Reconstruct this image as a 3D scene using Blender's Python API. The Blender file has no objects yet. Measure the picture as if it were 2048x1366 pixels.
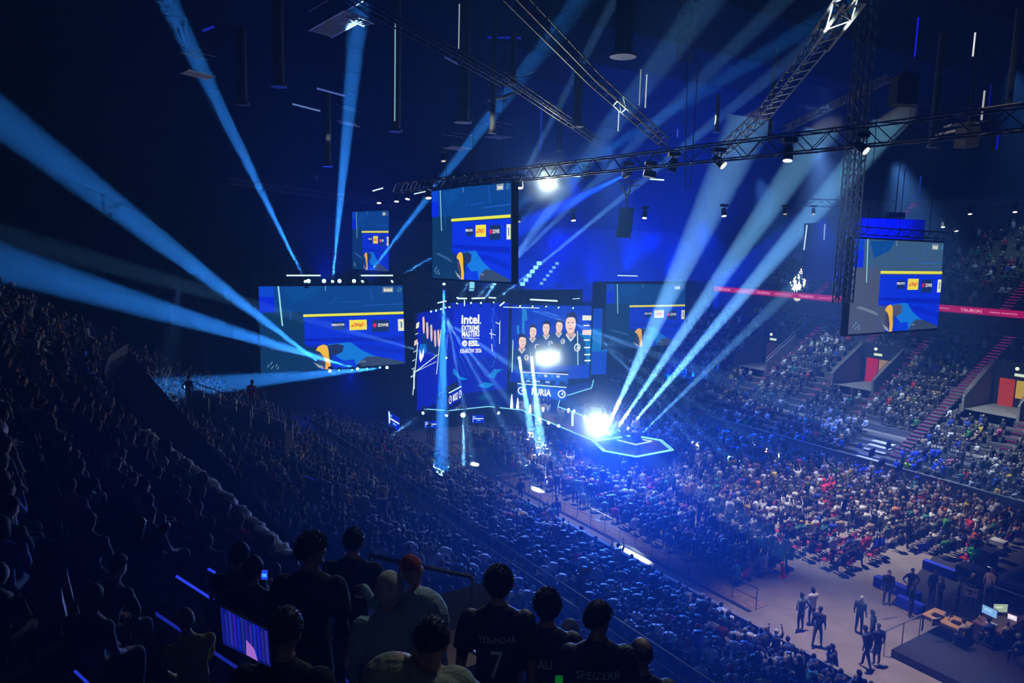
import bpy, math, random
import numpy as np
from mathutils import Vector, Matrix
rnd = random.Random(7)
rng = np.random.default_rng(7)
sc = bpy.context.scene
col = sc.collection
R_ = math.radians

# ------------------------------------------------------------------ camera
FPX = 1475.0; PITCH = R_(7.6); ROLL = R_(1.55); EYE = 16.5
cd = bpy.data.cameras.new('camera'); cam = bpy.data.objects.new('camera', cd); col.objects.link(cam); sc.camera = cam
cd.sensor_width = 36; cd.lens = 36 * FPX / 2048; cd.clip_start = .1; cd.clip_end = 400
cam.matrix_world = Matrix.Translation((0, 0, EYE)) @ Matrix.Rotation(R_(90) - PITCH, 4, 'X') @ Matrix.Rotation(ROLL, 4, 'Z')

def ray(u, v):
    x = (u - 1024) / FPX; y = -(v - 683) / FPX; c, s = math.cos(ROLL), math.sin(ROLL)
    xr = x * c - y * s; yr = x * s + y * c
    return Vector((xr, math.cos(PITCH) + yr * math.sin(PITCH), -math.sin(PITCH) + yr * math.cos(PITCH)))
def D(u, v, t): return Vector((0, 0, EYE)) + ray(u, v) * t          # point at depth t
def Z(u, v, z): d = ray(u, v); return Vector((0, 0, EYE)) + d * ((z - EYE) / d.z)   # point at height z
def project(p):
    """numpy (N,3) -> px, py, depth"""
    p = np.asarray(p, float).reshape(-1, 3) - np.array([0, 0, EYE])
    dep = p[:, 1] * math.cos(PITCH) - p[:, 2] * math.sin(PITCH)
    yr = p[:, 1] * math.sin(PITCH) + p[:, 2] * math.cos(PITCH); x = p[:, 0]
    c, s = math.cos(ROLL), math.sin(ROLL); dd = np.where(dep > .1, dep, 1e9)
    return 1024 + FPX * (x * c + yr * s) / dd, 683 - FPX * (-x * s + yr * c) / dd, dep
# arena axes: a runs along the hall to the stage, n runs across it
AX = np.array([-.5501, .8351]); NX = np.array([.8351, .5501])
def AN(a, n, z=0.): p = a * AX + n * NX; return Vector((p[0], p[1], z))
def toAN(p): return (p[0] * AX[0] + p[1] * AX[1], p[0] * NX[0] + p[1] * NX[1])
STAGE = AN(60, 38.5, 4)

# ------------------------------------------------------------------ materials
def mat(name, c, rough=.7, emit=0, metal=0, noise=0, nscale=3., spec=.5, bump=0):
    m = bpy.data.materials.new(name); m.use_nodes = True; nt = m.node_tree; b = nt.nodes['Principled BSDF']
    b.inputs['Base Color'].default_value = (*c, 1); b.inputs['Roughness'].default_value = rough
    b.inputs['Metallic'].default_value = metal; b.inputs['Specular IOR Level'].default_value = spec
    if noise:
        t = nt.nodes.new('ShaderNodeTexNoise'); t.inputs['Scale'].default_value = nscale; t.inputs['Detail'].default_value = 5
        g = nt.nodes.new('ShaderNodeTexCoord'); nt.links.new(g.outputs['Object'], t.inputs['Vector'])
        r = nt.nodes.new('ShaderNodeMapRange'); r.inputs[1].default_value = .3; r.inputs[2].default_value = .7
        r.inputs[3].default_value = 1 - noise; r.inputs[4].default_value = 1 + noise
        x = nt.nodes.new('ShaderNodeVectorMath'); x.operation = 'SCALE'; x.inputs[0].default_value = c
        nt.links.new(t.outputs[0], r.inputs[0]); nt.links.new(r.outputs[0], x.inputs['Scale']); nt.links.new(x.outputs[0], b.inputs['Base Color'])
    if bump:
        t2 = nt.nodes.new('ShaderNodeTexNoise'); t2.inputs['Scale'].default_value = bump; t2.inputs['Detail'].default_value = 3; t2.inputs['Distortion'].default_value = 1.2; g2 = nt.nodes.new('ShaderNodeTexCoord'); nt.links.new(g2.outputs['Object'], t2.inputs['Vector'])
        bp = nt.nodes.new('ShaderNodeBump'); bp.inputs['Strength'].default_value = .9; bp.inputs['Distance'].default_value = .035; nt.links.new(t2.outputs[0], bp.inputs['Height']); nt.links.new(bp.outputs[0], b.inputs['Normal'])
    if emit:
        b.inputs['Base Color'].default_value = (0, 0, 0, 1); b.inputs['Specular IOR Level'].default_value = 0
        b.inputs['Emission Color'].default_value = (*c, 1); b.inputs['Emission Strength'].default_value = emit; m.cycles.emission_sampling = 'NONE'
    return m
_em = {}
def EM(r, g, b, s=1.):
    """emitting LED colour given as linear rgb"""
    k = (round(r, 3), round(g, 3), round(b, 3), s)
    if k not in _em: _em[k] = mat('led_%02d' % len(_em), (r, g, b), emit=s)
    return _em[k]
def S(r, g, b):   # sRGB 0-255 -> linear
    f = lambda x: ((x / 255 + .055) / 1.055) ** 2.4 if x > 10 else x / 255 / 12.92
    return f(r), f(g), f(b)
def ES(r, g, b, s=1.): return EM(*S(r, g, b), s)
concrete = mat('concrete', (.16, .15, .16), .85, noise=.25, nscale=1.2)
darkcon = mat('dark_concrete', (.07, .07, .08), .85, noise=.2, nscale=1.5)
floorm = mat('floor_vinyl', (.20, .17, .165), .6, noise=.18, nscale=.9)
matting = mat('brown_matting', (.22, .15, .11), .8, noise=.3, nscale=4)
black = mat('black_drape', (.012, .012, .014), .9)
dkmetal = mat('dark_metal', (.03, .03, .035), .45, metal=.6)
steel = mat('aluminium', (.45, .47, .5), .35, metal=.8)
paint = mat('white_painted_steel', (.6, .6, .6), .5)
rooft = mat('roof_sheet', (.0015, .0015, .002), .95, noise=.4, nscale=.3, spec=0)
ductm = mat('duct_cloth', (.10, .12, .12), .6)
glossst = mat('stage_gloss', (.015, .02, .04), .12)
seatm = mat('seat_plastic', (.022, .022, .05), .5)
redseat = mat('red_seat', (.34, .012, .03), .5)
railm = mat('rail_metal', (.25, .26, .28), .4, metal=.5)
whitem = mat('white_plastic', (.7, .7, .72), .5)
cloth = mat('white_cloth', (.42, .44, .46), .8, noise=.25, nscale=3)
bluecl = mat('blue_cloth', (.02, .05, .75), .7)
wood = mat('ply_wood', (.42, .24, .11), .5, noise=.2)
gold = mat('gold', (.8, .78, .7), .35, metal=.3)
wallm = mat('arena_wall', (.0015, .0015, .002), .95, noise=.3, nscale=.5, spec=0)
pink = mat('ribbon_pink', S(200, 10, 120), emit=.55)
skinm = mat('skin', (.42, .22, .16), .55)

def person_mat(name, mode):
    m = bpy.data.materials.new(name); m.use_nodes = True; nt = m.node_tree; b = nt.nodes['Principled BSDF']; b.inputs['Roughness'].default_value = .8
    o = nt.nodes.new('ShaderNodeObjectInfo')
    if mode == 'color': nt.links.new(o.outputs['Color'], b.inputs['Base Color'])
    else:
        r = nt.nodes.new('ShaderNodeValToRGB'); nt.links.new(o.outputs['Random'], r.inputs[0]); nt.links.new(r.outputs[0], b.inputs['Base Color'])
        e = r.color_ramp.elements; r.color_ramp.interpolation = 'CONSTANT'
        cols = {'skin': [(.5, .28, .2), (.42, .22, .15), (.55, .33, .25), (.3, .15, .1)], 'trousers': [(.02, .02, .025), (.03, .045, .09), (.05, .05, .055), (.012, .013, .016)]}[mode]
        e[0].color = (*cols[0], 1); e[1].color = (*cols[1], 1); e[1].position = .25
        for q, cc in ((.5, cols[2]), (.78, cols[3])): k = e.new(q); k.color = (*cc, 1)
    return m
pm_skin = person_mat('person_skin', 'skin'); pm_trou = person_mat('person_trousers', 'trousers'); pm_shirt = person_mat('person_shirt', 'color'); pm_hair = person_mat('person_hair', 'color')
shoem = mat('shoe', (.05, .05, .055), .6)
crowdm = bpy.data.materials.new('crowd_clothes'); crowdm.use_nodes = True
_b = crowdm.node_tree.nodes['Principled BSDF']; _b.inputs['Roughness'].default_value = .75
_a = crowdm.node_tree.nodes.new('ShaderNodeAttribute'); _a.attribute_name = 'Col'; crowdm.node_tree.links.new(_a.outputs['Color'], _b.inputs['Base Color'])

# ------------------------------------------------------------------ object helpers
def tag(o, label=None, cat=None, group=None, kind=None):
    if label: o['label'] = label
    if cat: o['category'] = cat
    if group: o['group'] = group
    if kind: o['kind'] = kind
    return o
def empty(name, loc, label, cat, group=None, rz=0):
    o = bpy.data.objects.new(name, None); col.objects.link(o); o.location = loc; o.rotation_euler = (0, 0, rz); o.empty_display_size = .2
    return tag(o, label, cat, group)
def put(name, me, parent=None, loc=None):
    o = bpy.data.objects.new(name, me); col.objects.link(o)
    if loc is not None: o.location = loc
    if parent: o.parent = parent
    return o
class MB:
    def __init__(s): s.v = []; s.f = []; s.m = []; s.mats = []
    def mi(s, m):
        if m not in s.mats: s.mats.append(m)
        return s.mats.index(m)
    def add(s, vs, fs, m):
        k = len(s.v); i = s.mi(m); s.v += [tuple(v) for v in vs]; s.f += [tuple(k + q for q in f) for f in fs]; s.m += [i] * len(fs); return s
    def quad(s, a, b, c, d, m): return s.add([a, b, c, d], [(0, 1, 2, 3)], m)
    def poly(s, pts, m): return s.add(pts, [tuple(range(len(pts)))], m)
    def box(s, c, h, m, M=None):
        """centre c, half sizes h, optional 3x3 basis M"""
        vs = []
        for x in (-1, 1):
            for y in (-1, 1):
                for z in (-1, 1):
                    q = Vector((x * h[0], y * h[1], z * h[2])); vs.append((M @ q if M else q) + Vector(c))
        return s.add(vs, [(0, 1, 3, 2), (4, 6, 7, 5), (0, 4, 5, 1), (2, 3, 7, 6), (0, 2, 6, 4), (1, 5, 7, 3)], m)
    def tube(s, pts, r, m, n=6, cap=True):
        pts = [Vector(p) for p in pts]; rs = r if isinstance(r, (list, tuple)) else [r] * len(pts); vs = []; fs = []
        up = None
        for i, p in enumerate(pts):
            d = (pts[min(i + 1, len(pts) - 1)] - pts[max(i - 1, 0)])
            if d.length < 1e-6: d = Vector((0, 0, 1))
            d.normalize(); ref = Vector((0, 0, 1)) if abs(d.z) < .9 else Vector((1, 0, 0))
            x = d.cross(ref).normalized(); y = d.cross(x)
            for k in range(n): t = 2 * math.pi * (k + .5) / n; vs.append(p + (x * math.cos(t) + y * math.sin(t)) * rs[i])
        for i in range(len(pts) - 1):
            for k in range(n): a = i * n + k; b = i * n + (k + 1) % n; fs.append((a, b, b + n, a + n))
        if cap: fs.append(tuple(range(n - 1, -1, -1))); fs.append(tuple(range((len(pts) - 1) * n, len(pts) * n)))
        return s.add(vs, fs, m)
    def lathe(s, c, prof, m, n=12):
        """prof list of (r,z) round vertical axis at c"""
        vs = []; fs = []; c = Vector(c)
        for r, z in prof:
            for k in range(n): t = 2 * math.pi * k / n; vs.append(c + Vector((r * math.cos(t), r * math.sin(t), z)))
        for i in range(len(prof) - 1):
            for k in range(n): a = i * n + k; b = i * n + (k + 1) % n; fs.append((a, b, b + n, a + n))
        fs.append(tuple(range(n - 1, -1, -1))); fs.append(tuple(range((len(prof) - 1) * n, len(prof) * n)))
        return s.add(vs, fs, m)
    def ell(s, c, h, m, M=None, nu=12, nv=8):
        vs = []; fs = []
        for j in range(1, nv):
            p = math.pi * j / nv
            for i in range(nu): t = 2 * math.pi * i / nu; q = Vector((h[0] * math.sin(p) * math.cos(t), h[1] * math.sin(p) * math.sin(t), h[2] * math.cos(p))); vs.append((M @ q if M else q) + Vector(c))
        for e in (1, -1): q = Vector((0, 0, h[2] * e)); vs.append((M @ q if M else q) + Vector(c))
        T = len(vs) - 2
        for j in range(nv - 2):
            for i in range(nu): a = j * nu + i; b = j * nu + (i + 1) % nu; fs.append((a, a + nu, b + nu, b))
        for i in range(nu): fs.append((T, i, (i + 1) % nu)); fs.append((T + 1, (nv - 2) * nu + (i + 1) % nu, (nv - 2) * nu + i))
        return s.add(vs, fs, m)
    def extr(s, pts, z0, z1, m):
        n = len(pts); vs = [Vector((p[0], p[1], z0)) for p in pts] + [Vector((p[0], p[1], z1)) for p in pts]
        fs = [tuple(range(n - 1, -1, -1)), tuple(range(n, 2 * n))] + [(i, (i + 1) % n, n + (i + 1) % n, n + i) for i in range(n)]
        return s.add(vs, fs, m)
    def mesh(s, name, smooth=False):
        me = bpy.data.meshes.new(name); me.from_pydata(s.v, [], s.f)
        for m in s.mats: me.materials.append(m)
        me.polygons.foreach_set('material_index', s.m)
        if smooth: me.polygons.foreach_set('use_smooth', [True] * len(s.f))
        me.update(); return me
    def build(s, name, parent=None, smooth=False, origin=None):
        """mesh vertices are world coordinates; kept so under an Empty parent"""
        if parent is not None:
            w = Matrix(); p_ = parent
            while p_ is not None: w = Matrix.Translation(p_.location) @ p_.rotation_euler.to_matrix().to_4x4() @ w; p_ = p_.parent
            inv = w.inverted(); s.v = [tuple(inv @ Vector(v)) for v in s.v]
        elif origin is not None: s.v = [tuple(Vector(v) - Vector(origin)) for v in s.v]
        o = put(name, s.mesh(name, smooth), parent, origin if parent is None else None); return o
def struct(name, mb, **k): return tag(mb.build(name, **k), kind='structure')

def text_geo(txt, bold=0):
    c = bpy.data.curves.new('t', 'FONT'); c.body = txt; c.size = 1; c.align_x = 'CENTER'; c.align_y = 'CENTER'; c.offset = bold; c.resolution_u = 2
    o = bpy.data.objects.new('t', c); col.objects.link(o); dg = bpy.context.evaluated_depsgraph_get(); me = o.evaluated_get(dg).to_mesh()
    vs = [v.co.copy() for v in me.vertices]; fs = [tuple(p.vertices) for p in me.polygons]
    o.evaluated_get(dg).to_mesh_clear(); bpy.data.objects.remove(o); bpy.data.curves.remove(c)
    xs = [v.x for v in vs]; ys = [v.y for v in vs]; w = max(xs) - min(xs); h = max(ys) - min(ys); cx = (max(xs) + min(xs)) / 2; cy = (max(ys) + min(ys)) / 2
    return [((v.x - cx) / w, (v.y - cy) / h) for v in vs], fs
_tg = {}
def tgeo(txt, bold=.015):
    k = (txt, bold)
    if k not in _tg: _tg[k] = text_geo(txt, bold)
    return _tg[k]

class Panel:
    """flat screen given by top-left, top-right, bottom-left; (u,v) 0..1 from the top left"""
    def __init__(s, tl, tr, bl):
        s.o = Vector(tl); s.x = Vector(tr) - s.o; s.y = Vector(bl) - s.o; s.n = s.x.cross(s.y).normalized() * -1
        if (Vector((0, 0, EYE)) - s.o).dot(s.n) < 0: s.n = -s.n
        s.mb = MB(); s.k = 0
    def P(s, u, v, d=None): return s.o + s.x * u + s.y * v + s.n * (s.k * .012 if d is None else d)
    def rect(s, u0, v0, u1, v1, m, layer=1): s.k = layer; s.mb.quad(s.P(u0, v0), s.P(u0, v1), s.P(u1, v1), s.P(u1, v0), m); return s
    def poly(s, pts, m, layer=1): s.k = layer; s.mb.poly([s.P(*p) for p in pts], m); return s
    def disc(s, u, v, r, m, layer=1, n=16, asp=None, r2=0):
        s.k = layer; asp = asp or s.x.length / s.y.length; pts = [(u + r * math.cos(t) / asp, v + r * math.sin(t)) for t in [2 * math.pi * i / n for i in range(n)]]
        if r2:
            q = [(u + r2 * math.cos(t) / asp, v + r2 * math.sin(t)) for t in [2 * math.pi * i / n for i in range(n)]]
            for i in range(n): s.mb.quad(s.P(*pts[i]), s.P(*pts[(i + 1) % n]), s.P(*q[(i + 1) % n]), s.P(*q[i]), m)
        else: s.mb.poly([s.P(*p) for p in pts], m)
        return s
    def ellp(s, u, v, ru, rv, m, layer=1, n=14, rot=0):
        s.k = layer; c, q = math.cos(rot), math.sin(rot)
        s.mb.poly([s.P(u + ru * math.cos(t) * c - rv * math.sin(t) * q, v + ru * math.cos(t) * q + rv * math.sin(t) * c) for t in [2 * math.pi * i / n for i in range(n)]], m); return s
    def text(s, txt, u0, v0, u1, v1, m, layer=3, bold=.015, slant=0):
        vs, fs = tgeo(txt, bold); s.k = layer
        s.mb.add([s.P((u0 + u1) / 2 + (x + slant * y) * (u1 - u0), (v0 + v1) / 2 - y * (v1 - v0)) for x, y in vs], fs, m); return s
    def line(s, u0, v0, u1, v1, w, m, layer=2):
        s.k = layer; a = s.x * (u1 - u0) + s.y * (v1 - v0); t = a.cross(s.n).normalized() * w / 2; p = s.P(u0, v0); q = s.P(u1, v1)
        s.mb.quad(p - t, q - t, q + t, p + t, m); return s
    def back(s, thick, m, border=.05):
        b = MB(); ux = s.x.normalized() * border; uy = s.y.normalized() * border; f = s.n * -.01; k = s.n * -thick
        A = [s.o - ux - uy, s.o + s.x + ux - uy, s.o + s.x + s.y + ux + uy, s.o + s.y - ux + uy]
        b.add([p + f for p in A] + [p + k for p in A], [(0, 1, 2, 3), (7, 6, 5, 4), (0, 4, 5, 1), (1, 5, 6, 2), (2, 6, 7, 3), (3, 7, 4, 0)], m); return b

def truss(mb, p, q, w=.4, m=None, bay=None, r=.03, tri=False):
    p = Vector(p); q = Vector(q); d = q - p; L = d.length; d.normalize(); ref = Vector((0, 0, 1)) if abs(d.z) < .9 else Vector((NX[0], NX[1], 0))
    x = d.cross(ref).normalized(); y = x.cross(d).normalized(); m = m or steel; bay = bay or w * 1.2; k = max(1, int(L / bay))
    cs = [(-1, -1), (1, -1), (1, 1), (-1, 1)] if not tri else [(-1, -1), (1, -1), (0, .8)]
    off = [x * (a * w / 2) + y * (b * w / 2) for a, b in cs]
    for o in off: mb.tube([p + o, q + o], r, m, 4, False)
    for i in range(k):
        a = p + d * (L * i / k); b = p + d * (L * (i + 1) / k)
        for j in range(len(off)):
            o1 = off[j]; o2 = off[(j + 1) % len(off)]
            s, e = (a + o1, b + o2) if (i + j) % 2 else (a + o2, b + o1)
            mb.tube([s, e], r * .6, m, 3, False)
    return mb
# ------------------------------------------------------------------ light helpers
def spot(p, q, watts, ang, c=(.1, .4, 1), blend=.35, rad=.08, name='spot_lamp', parent=None):
    l = bpy.data.lights.new(name, 'SPOT'); l.energy = watts; l.spot_size = R_(ang); l.spot_blend = blend; l.color = c; l.shadow_soft_size = rad
    o = bpy.data.objects.new(name, l); col.objects.link(o); o.location = p; o.rotation_euler = (Vector(q) - Vector(p)).to_track_quat('-Z', 'Y').to_euler()
    return o
def fixture(p, q, label, watts=0, ang=4, c=(.1, .4, 1), lens=(.3, .8, 1), lens_s=8., size=.17, group=None, blend=.35, yoke=None, rad=.08, name='moving_head_light'):
    """moving head: yoke, head tube and lens, its lamp just in front of the lens"""
    p = Vector(p); d = (Vector(q) - p).normalized()
    e = empty(name, p, label, 'light', group)
    ref = Vector((0, 0, 1)) if abs(d.z) < .9 else Vector((1, 0, 0)); x = d.cross(ref).normalized()
    up = yoke if yoke is not None else 1; z = Vector((0, 0, 1)) * up
    b = MB(); b.tube([p - d * size * 3.0, p - d * size * 2.6, p - d * size * .9, p - d * size * .02], [size * .55, size * .85, size * .95, size], dkmetal, 10); lh = b.build('lamp_head', e)
    y = MB(); c0 = p - d * size * 1.5
    for s_ in (-1, 1): y.tube([c0 + x * s_ * size * 1.1, c0 + x * s_ * size * 1.15 + z * size * 2.1], size * .16, dkmetal, 4)
    y.box(c0 + z * size * 2.4, (size * 1.3, size * 1.1, size * .45), dkmetal); y.build('yoke', e)
    l = MB(); y2 = d.cross(x); l.poly([p + d * .012 + (x * math.cos(t) + y2 * math.sin(t)) * size * .86 for t in [2 * math.pi * i / 14 for i in range(14)]], EM(*lens, lens_s)); l.build('lens', lh)
    if watts: spot(p + d * .05, p + d * 5, watts, ang, c, blend, rad)
    return e

# ================================================================== SETTING
A0, A1 = -14, 96
fb = MB(); fb.quad(AN(A0, -30, 0), AN(A0, 110, 0), AN(A1, 110, 0), AN(A1, -30, 0), floorm); struct('floor', fb)
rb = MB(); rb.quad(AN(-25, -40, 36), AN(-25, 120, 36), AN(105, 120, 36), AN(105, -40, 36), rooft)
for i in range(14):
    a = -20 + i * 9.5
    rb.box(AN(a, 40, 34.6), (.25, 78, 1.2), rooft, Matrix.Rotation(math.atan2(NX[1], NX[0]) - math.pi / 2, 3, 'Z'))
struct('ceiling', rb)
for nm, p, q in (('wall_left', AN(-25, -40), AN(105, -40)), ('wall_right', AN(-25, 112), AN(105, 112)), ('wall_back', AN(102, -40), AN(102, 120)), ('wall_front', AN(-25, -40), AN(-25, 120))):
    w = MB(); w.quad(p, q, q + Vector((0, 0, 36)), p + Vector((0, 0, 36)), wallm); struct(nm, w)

def steps(mb, a0, a1, n0, z0, rows, pitch, rise, sgn, m, zbot=None, tread=None):
    """stepped stand: rows from n0 outward (sgn) rising"""
    for i in range(rows):
        na = n0 + sgn * i * pitch; nb = na + sgn * pitch; z = z0 + i * rise
        mb.quad(AN(a0, na, z), AN(a1, na, z), AN(a1, nb, z), AN(a0, nb, z), m)
        mb.quad(AN(a0, na, z - rise if i else 0), AN(a1, na, z - rise if i else 0), AN(a1, na, z), AN(a0, na, z), tread or m)
# near side (camera side): retractable seating, walkway, fixed lower stand
near = MB()
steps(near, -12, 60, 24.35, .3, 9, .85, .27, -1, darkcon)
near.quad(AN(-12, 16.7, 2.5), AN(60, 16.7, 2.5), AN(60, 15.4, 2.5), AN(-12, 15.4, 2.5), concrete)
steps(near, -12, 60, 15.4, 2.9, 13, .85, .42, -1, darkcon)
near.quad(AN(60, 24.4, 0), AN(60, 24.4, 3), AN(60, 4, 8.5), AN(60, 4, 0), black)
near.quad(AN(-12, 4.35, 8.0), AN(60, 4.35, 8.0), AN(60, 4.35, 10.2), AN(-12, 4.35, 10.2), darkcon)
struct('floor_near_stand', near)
# upper stand on the camera side, its front edge bends with the bowl
FRONT = [(-12, 3.6), (8, 3.5), (12.3, 3.6), (18.4, 3.2), (22.5, 2.7), (28, 2.3), (34, 2.4), (39, 3.0), (43, 4.2)]
def front_pt(t, off=0.):
    """point at arc parameter t (0..len) of the front edge, off metres outward"""
    acc = 0
    for i in range(len(FRONT) - 1):
        p = Vector(FRONT[i]); q = Vector(FRONT[i + 1]); L = (q - p).length
        if t <= acc + L or i == len(FRONT) - 2:
            d = (q - p) / L; k = min(1.0, (t - acc) / L); nrm = Vector((d[1], -d[0]))
            d0 = ((p - Vector(FRONT[i - 1])).normalized() if i else d); d2 = ((Vector(FRONT[i + 2]) - q).normalized() if i + 2 < len(FRONT) else d)
            dd = ((d0 + d) * (1 - k) + (d + d2) * k).normalized(); nrm = Vector((dd[1], -dd[0]))
            r = p + d * (t - acc) + nrm * off; return r
        acc += L
FL = sum((Vector(FRONT[i + 1]) - Vector(FRONT[i])).length for i in range(len(FRONT) - 1))
def upper_z(off): return 10.2 + max(0, int(off / .85)) * .5
up = MB(); N = 44
def fpt(t, off, z): q = front_pt(t, off); return AN(q[0], q[1], z)
for r in range(12):
    o0, o1 = r * .85, (r + 1) * .85; z = 10.2 + r * .5
    for i in range(N):
        t0, t1 = FL * i / N, FL * (i + 1) / N
        up.quad(fpt(t0, o0, z), fpt(t1, o0, z), fpt(t1, o1, z), fpt(t0, o1, z), darkcon); up.quad(fpt(t0, o0, z - .5), fpt(t1, o0, z - .5), fpt(t1, o0, z), fpt(t0, o0, z), darkcon)
struct('floor_upper_stand', up)
# far side: fixed lower stand, concourse, ribbon board, upper stand
far = MB()
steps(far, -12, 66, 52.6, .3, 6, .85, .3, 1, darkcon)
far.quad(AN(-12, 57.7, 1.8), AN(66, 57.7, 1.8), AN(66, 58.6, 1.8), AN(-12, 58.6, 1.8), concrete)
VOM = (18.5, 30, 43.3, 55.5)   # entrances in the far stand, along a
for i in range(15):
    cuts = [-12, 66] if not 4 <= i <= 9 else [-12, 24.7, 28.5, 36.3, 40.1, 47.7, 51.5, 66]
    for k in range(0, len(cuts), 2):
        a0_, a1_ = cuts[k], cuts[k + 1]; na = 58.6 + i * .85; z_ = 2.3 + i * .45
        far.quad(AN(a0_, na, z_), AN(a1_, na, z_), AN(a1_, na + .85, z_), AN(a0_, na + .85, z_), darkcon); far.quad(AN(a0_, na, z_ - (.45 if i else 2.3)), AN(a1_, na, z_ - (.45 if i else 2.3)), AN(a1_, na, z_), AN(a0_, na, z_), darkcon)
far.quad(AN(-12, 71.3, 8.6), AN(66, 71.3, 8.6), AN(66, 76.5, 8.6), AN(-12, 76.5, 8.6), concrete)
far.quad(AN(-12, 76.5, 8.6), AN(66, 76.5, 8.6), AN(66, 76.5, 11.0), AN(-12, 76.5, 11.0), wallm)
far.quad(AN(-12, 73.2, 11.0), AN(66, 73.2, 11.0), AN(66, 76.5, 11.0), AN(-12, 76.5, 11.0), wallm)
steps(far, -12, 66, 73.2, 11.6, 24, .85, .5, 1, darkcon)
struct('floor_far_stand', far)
for i, a in enumerate((17, 25, 33, 41, 45.6, 51.5, 54.5)):
    c = MB(); c.box(AN(a, 73.6, 9.8), (.16, .16, 1.2), paint, Matrix.Rotation(math.atan2(NX[1], NX[0]), 3, 'Z')); tag(c.build('pillar_%d' % i), kind='structure')
# end stand behind the stage, swallowed by blue haze
en = MB()
for i in range(20):
    a = 72 + i * .95; z = 9.5 + i * .5
    en.quad(AN(a, 24, z), AN(a, 92, z), AN(a + .95, 92, z), AN(a + .95, 24, z), darkcon); en.quad(AN(a, 24, z - .5), AN(a, 92, z - .5), AN(a, 92, z), AN(a, 24, z), darkcon)
en.quad(AN(72, 24, 0), AN(72, 92, 0), AN(72, 92, 9.5), AN(72, 24, 9.5), black)
struct('floor_end_stand', en)

# ribbon board on the front of the far upper stand
e = empty('ribbon_board', AN(30, 73, 11.3), 'long magenta ribbon board with white lettering along the front of the far upper stand', 'advertising board')
b = MB(); b.box(AN(27, 73.1, 11.45), (39, .08, .31), pink, Matrix.Rotation(math.atan2(AX[1], AX[0]), 3, 'Z')); b.build('board', e)
p = Panel(AN(66, 73, 11.76), AN(-12, 73, 11.76), AN(66, 73, 11.14)); wl = ES(235, 150, 205, .9)
for k in range(13):
    u = .03 + k * .0745
    p.text('TAURON', u, .25, u + .024, .75, wl, 2, .03); p.text('ARENA KRAKÓW', u + .032, .35, u + .062, .62, wl, 2)
p.mb.build('lettering', e)

# drapes masking the end of the hall
dr = MB()
def drape(n0, n1, a, z0, z1, label):
    m = MB(); k = int(abs(n1 - n0) / .5); pts = [AN(a + .12 * math.sin(i * 2.1), n0 + (n1 - n0) * i / k) for i in range(k + 1)]
    for i in range(k): m.quad(pts[i] + Vector((0, 0, z0)), pts[i + 1] + Vector((0, 0, z0)), pts[i + 1] + Vector((0, 0, z1)), pts[i] + Vector((0, 0, z1)), black)
    tag(m.build('stage_curtain'), label, 'curtain', None)
drape(8, 29.8, 61.6, 0, 13.5, 'black curtain hanging behind the screen on the dark side of the stage')
drape(52.4, 72, 63.6, 0, 12.5, 'black curtain behind the pale screen on the crowd side of the stage')
drape(29, 53, 66, 0, 11.5, 'black curtain closing off the back of the stage')

# ================================================================== FLOOR BARRIERS
def rail(name, pts, label, cat='railing', h=1.0, post=2.0, r=.025, m=None, mid=True, glass=False, group=None):
    """top tube, mid tube and posts following pts (world points at foot level)"""
    e = empty(name, pts[0], label, cat, group); m = m or railm; t = MB(); t.tube([p + Vector((0, 0, h)) for p in pts], r, m, 5); t.build('top_rail', e)
    if mid: k = MB(); k.tube([p + Vector((0, 0, h * .5)) for p in pts], r * .6, m, 4); k.build('mid_rail', e)
    for i in range(len(pts) - 1):
        L = (pts[i + 1] - pts[i]).length; n = max(1, int(L / post))
        for j in range(n + (i == len(pts) - 2)): c = pts[i].lerp(pts[i + 1], j / n); q = MB(); q.tube([c, c + Vector((0, 0, h))], r * .9, m, 4); q.build('post', e)
    return e
def board(name, pts, h, m, label, cat, th=.04, cap=None, gap=0.0):
    """low solid barrier with a capping strip"""
    e = empty(name, pts[0], label, cat); b = MB(); t = MB()
    for i in range(len(pts) - 1):
        d = (pts[i + 1] - pts[i]).normalized(); s = Vector((-d.y, d.x, 0)) * th
        p, q = pts[i], pts[i + 1]; H = Vector((0, 0, h)); G = Vector((0, 0, gap))
        b.add([p - s + G, q - s + G, q + s + G, p + s + G, p - s + H, q - s + H, q + s + H, p + s + H], [(4, 5, 6, 7), (0, 1, 5, 4), (1, 2, 6, 5), (2, 3, 7, 6), (3, 0, 4, 7)], m)
        if cap: C = Vector((0, 0, .04)); s2 = s * 1.9; t.add([p - s2 + H, q - s2 + H, q + s2 + H, p + s2 + H, p - s2 + H + C, q - s2 + H + C, q + s2 + H + C, p + s2 + H + C], [(4, 5, 6, 7), (0, 1, 5, 4), (1, 2, 6, 5), (2, 3, 7, 6), (3, 0, 4, 7)], cap)
    b.build('panels', e)
    if cap: t.build('cap_strip', e)
    return e
board('hockey_barrier', [AN(57, 24.5), AN(-10, 24.5)], 1.1, darkcon, 'long low barrier with pale cap between the near stand and the floor walkway', 'barrier', .05, concrete)
rail('crowd_barrier', [AN(52, 27.3), AN(40, 27.2), AN(26, 27.3), AN(20.5, 27.4)], 'low metal crowd barrier along the walkway beside the floor seats', h=1.05, post=1.2, m=dkmetal)
mt = MB(); mt.box(AN(37, 27.75, .012), (16.5, .55, .012), matting, Matrix.Rotation(math.atan2(AX[1], AX[0]), 3, 'Z')); tag(mt.build('floor_matting'), 'brown matting strip laid on the floor behind the crowd barrier', 'matting')
mt = MB(); mt.box(AN(37, 27.0, .015), (16.5, .1, .015), dkmetal, Matrix.Rotation(math.atan2(AX[1], AX[0]), 3, 'Z')); tag(mt.build('cable_ramp'), 'dark cable ramp running along the foot of the crowd barrier', 'cable ramp')
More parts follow.
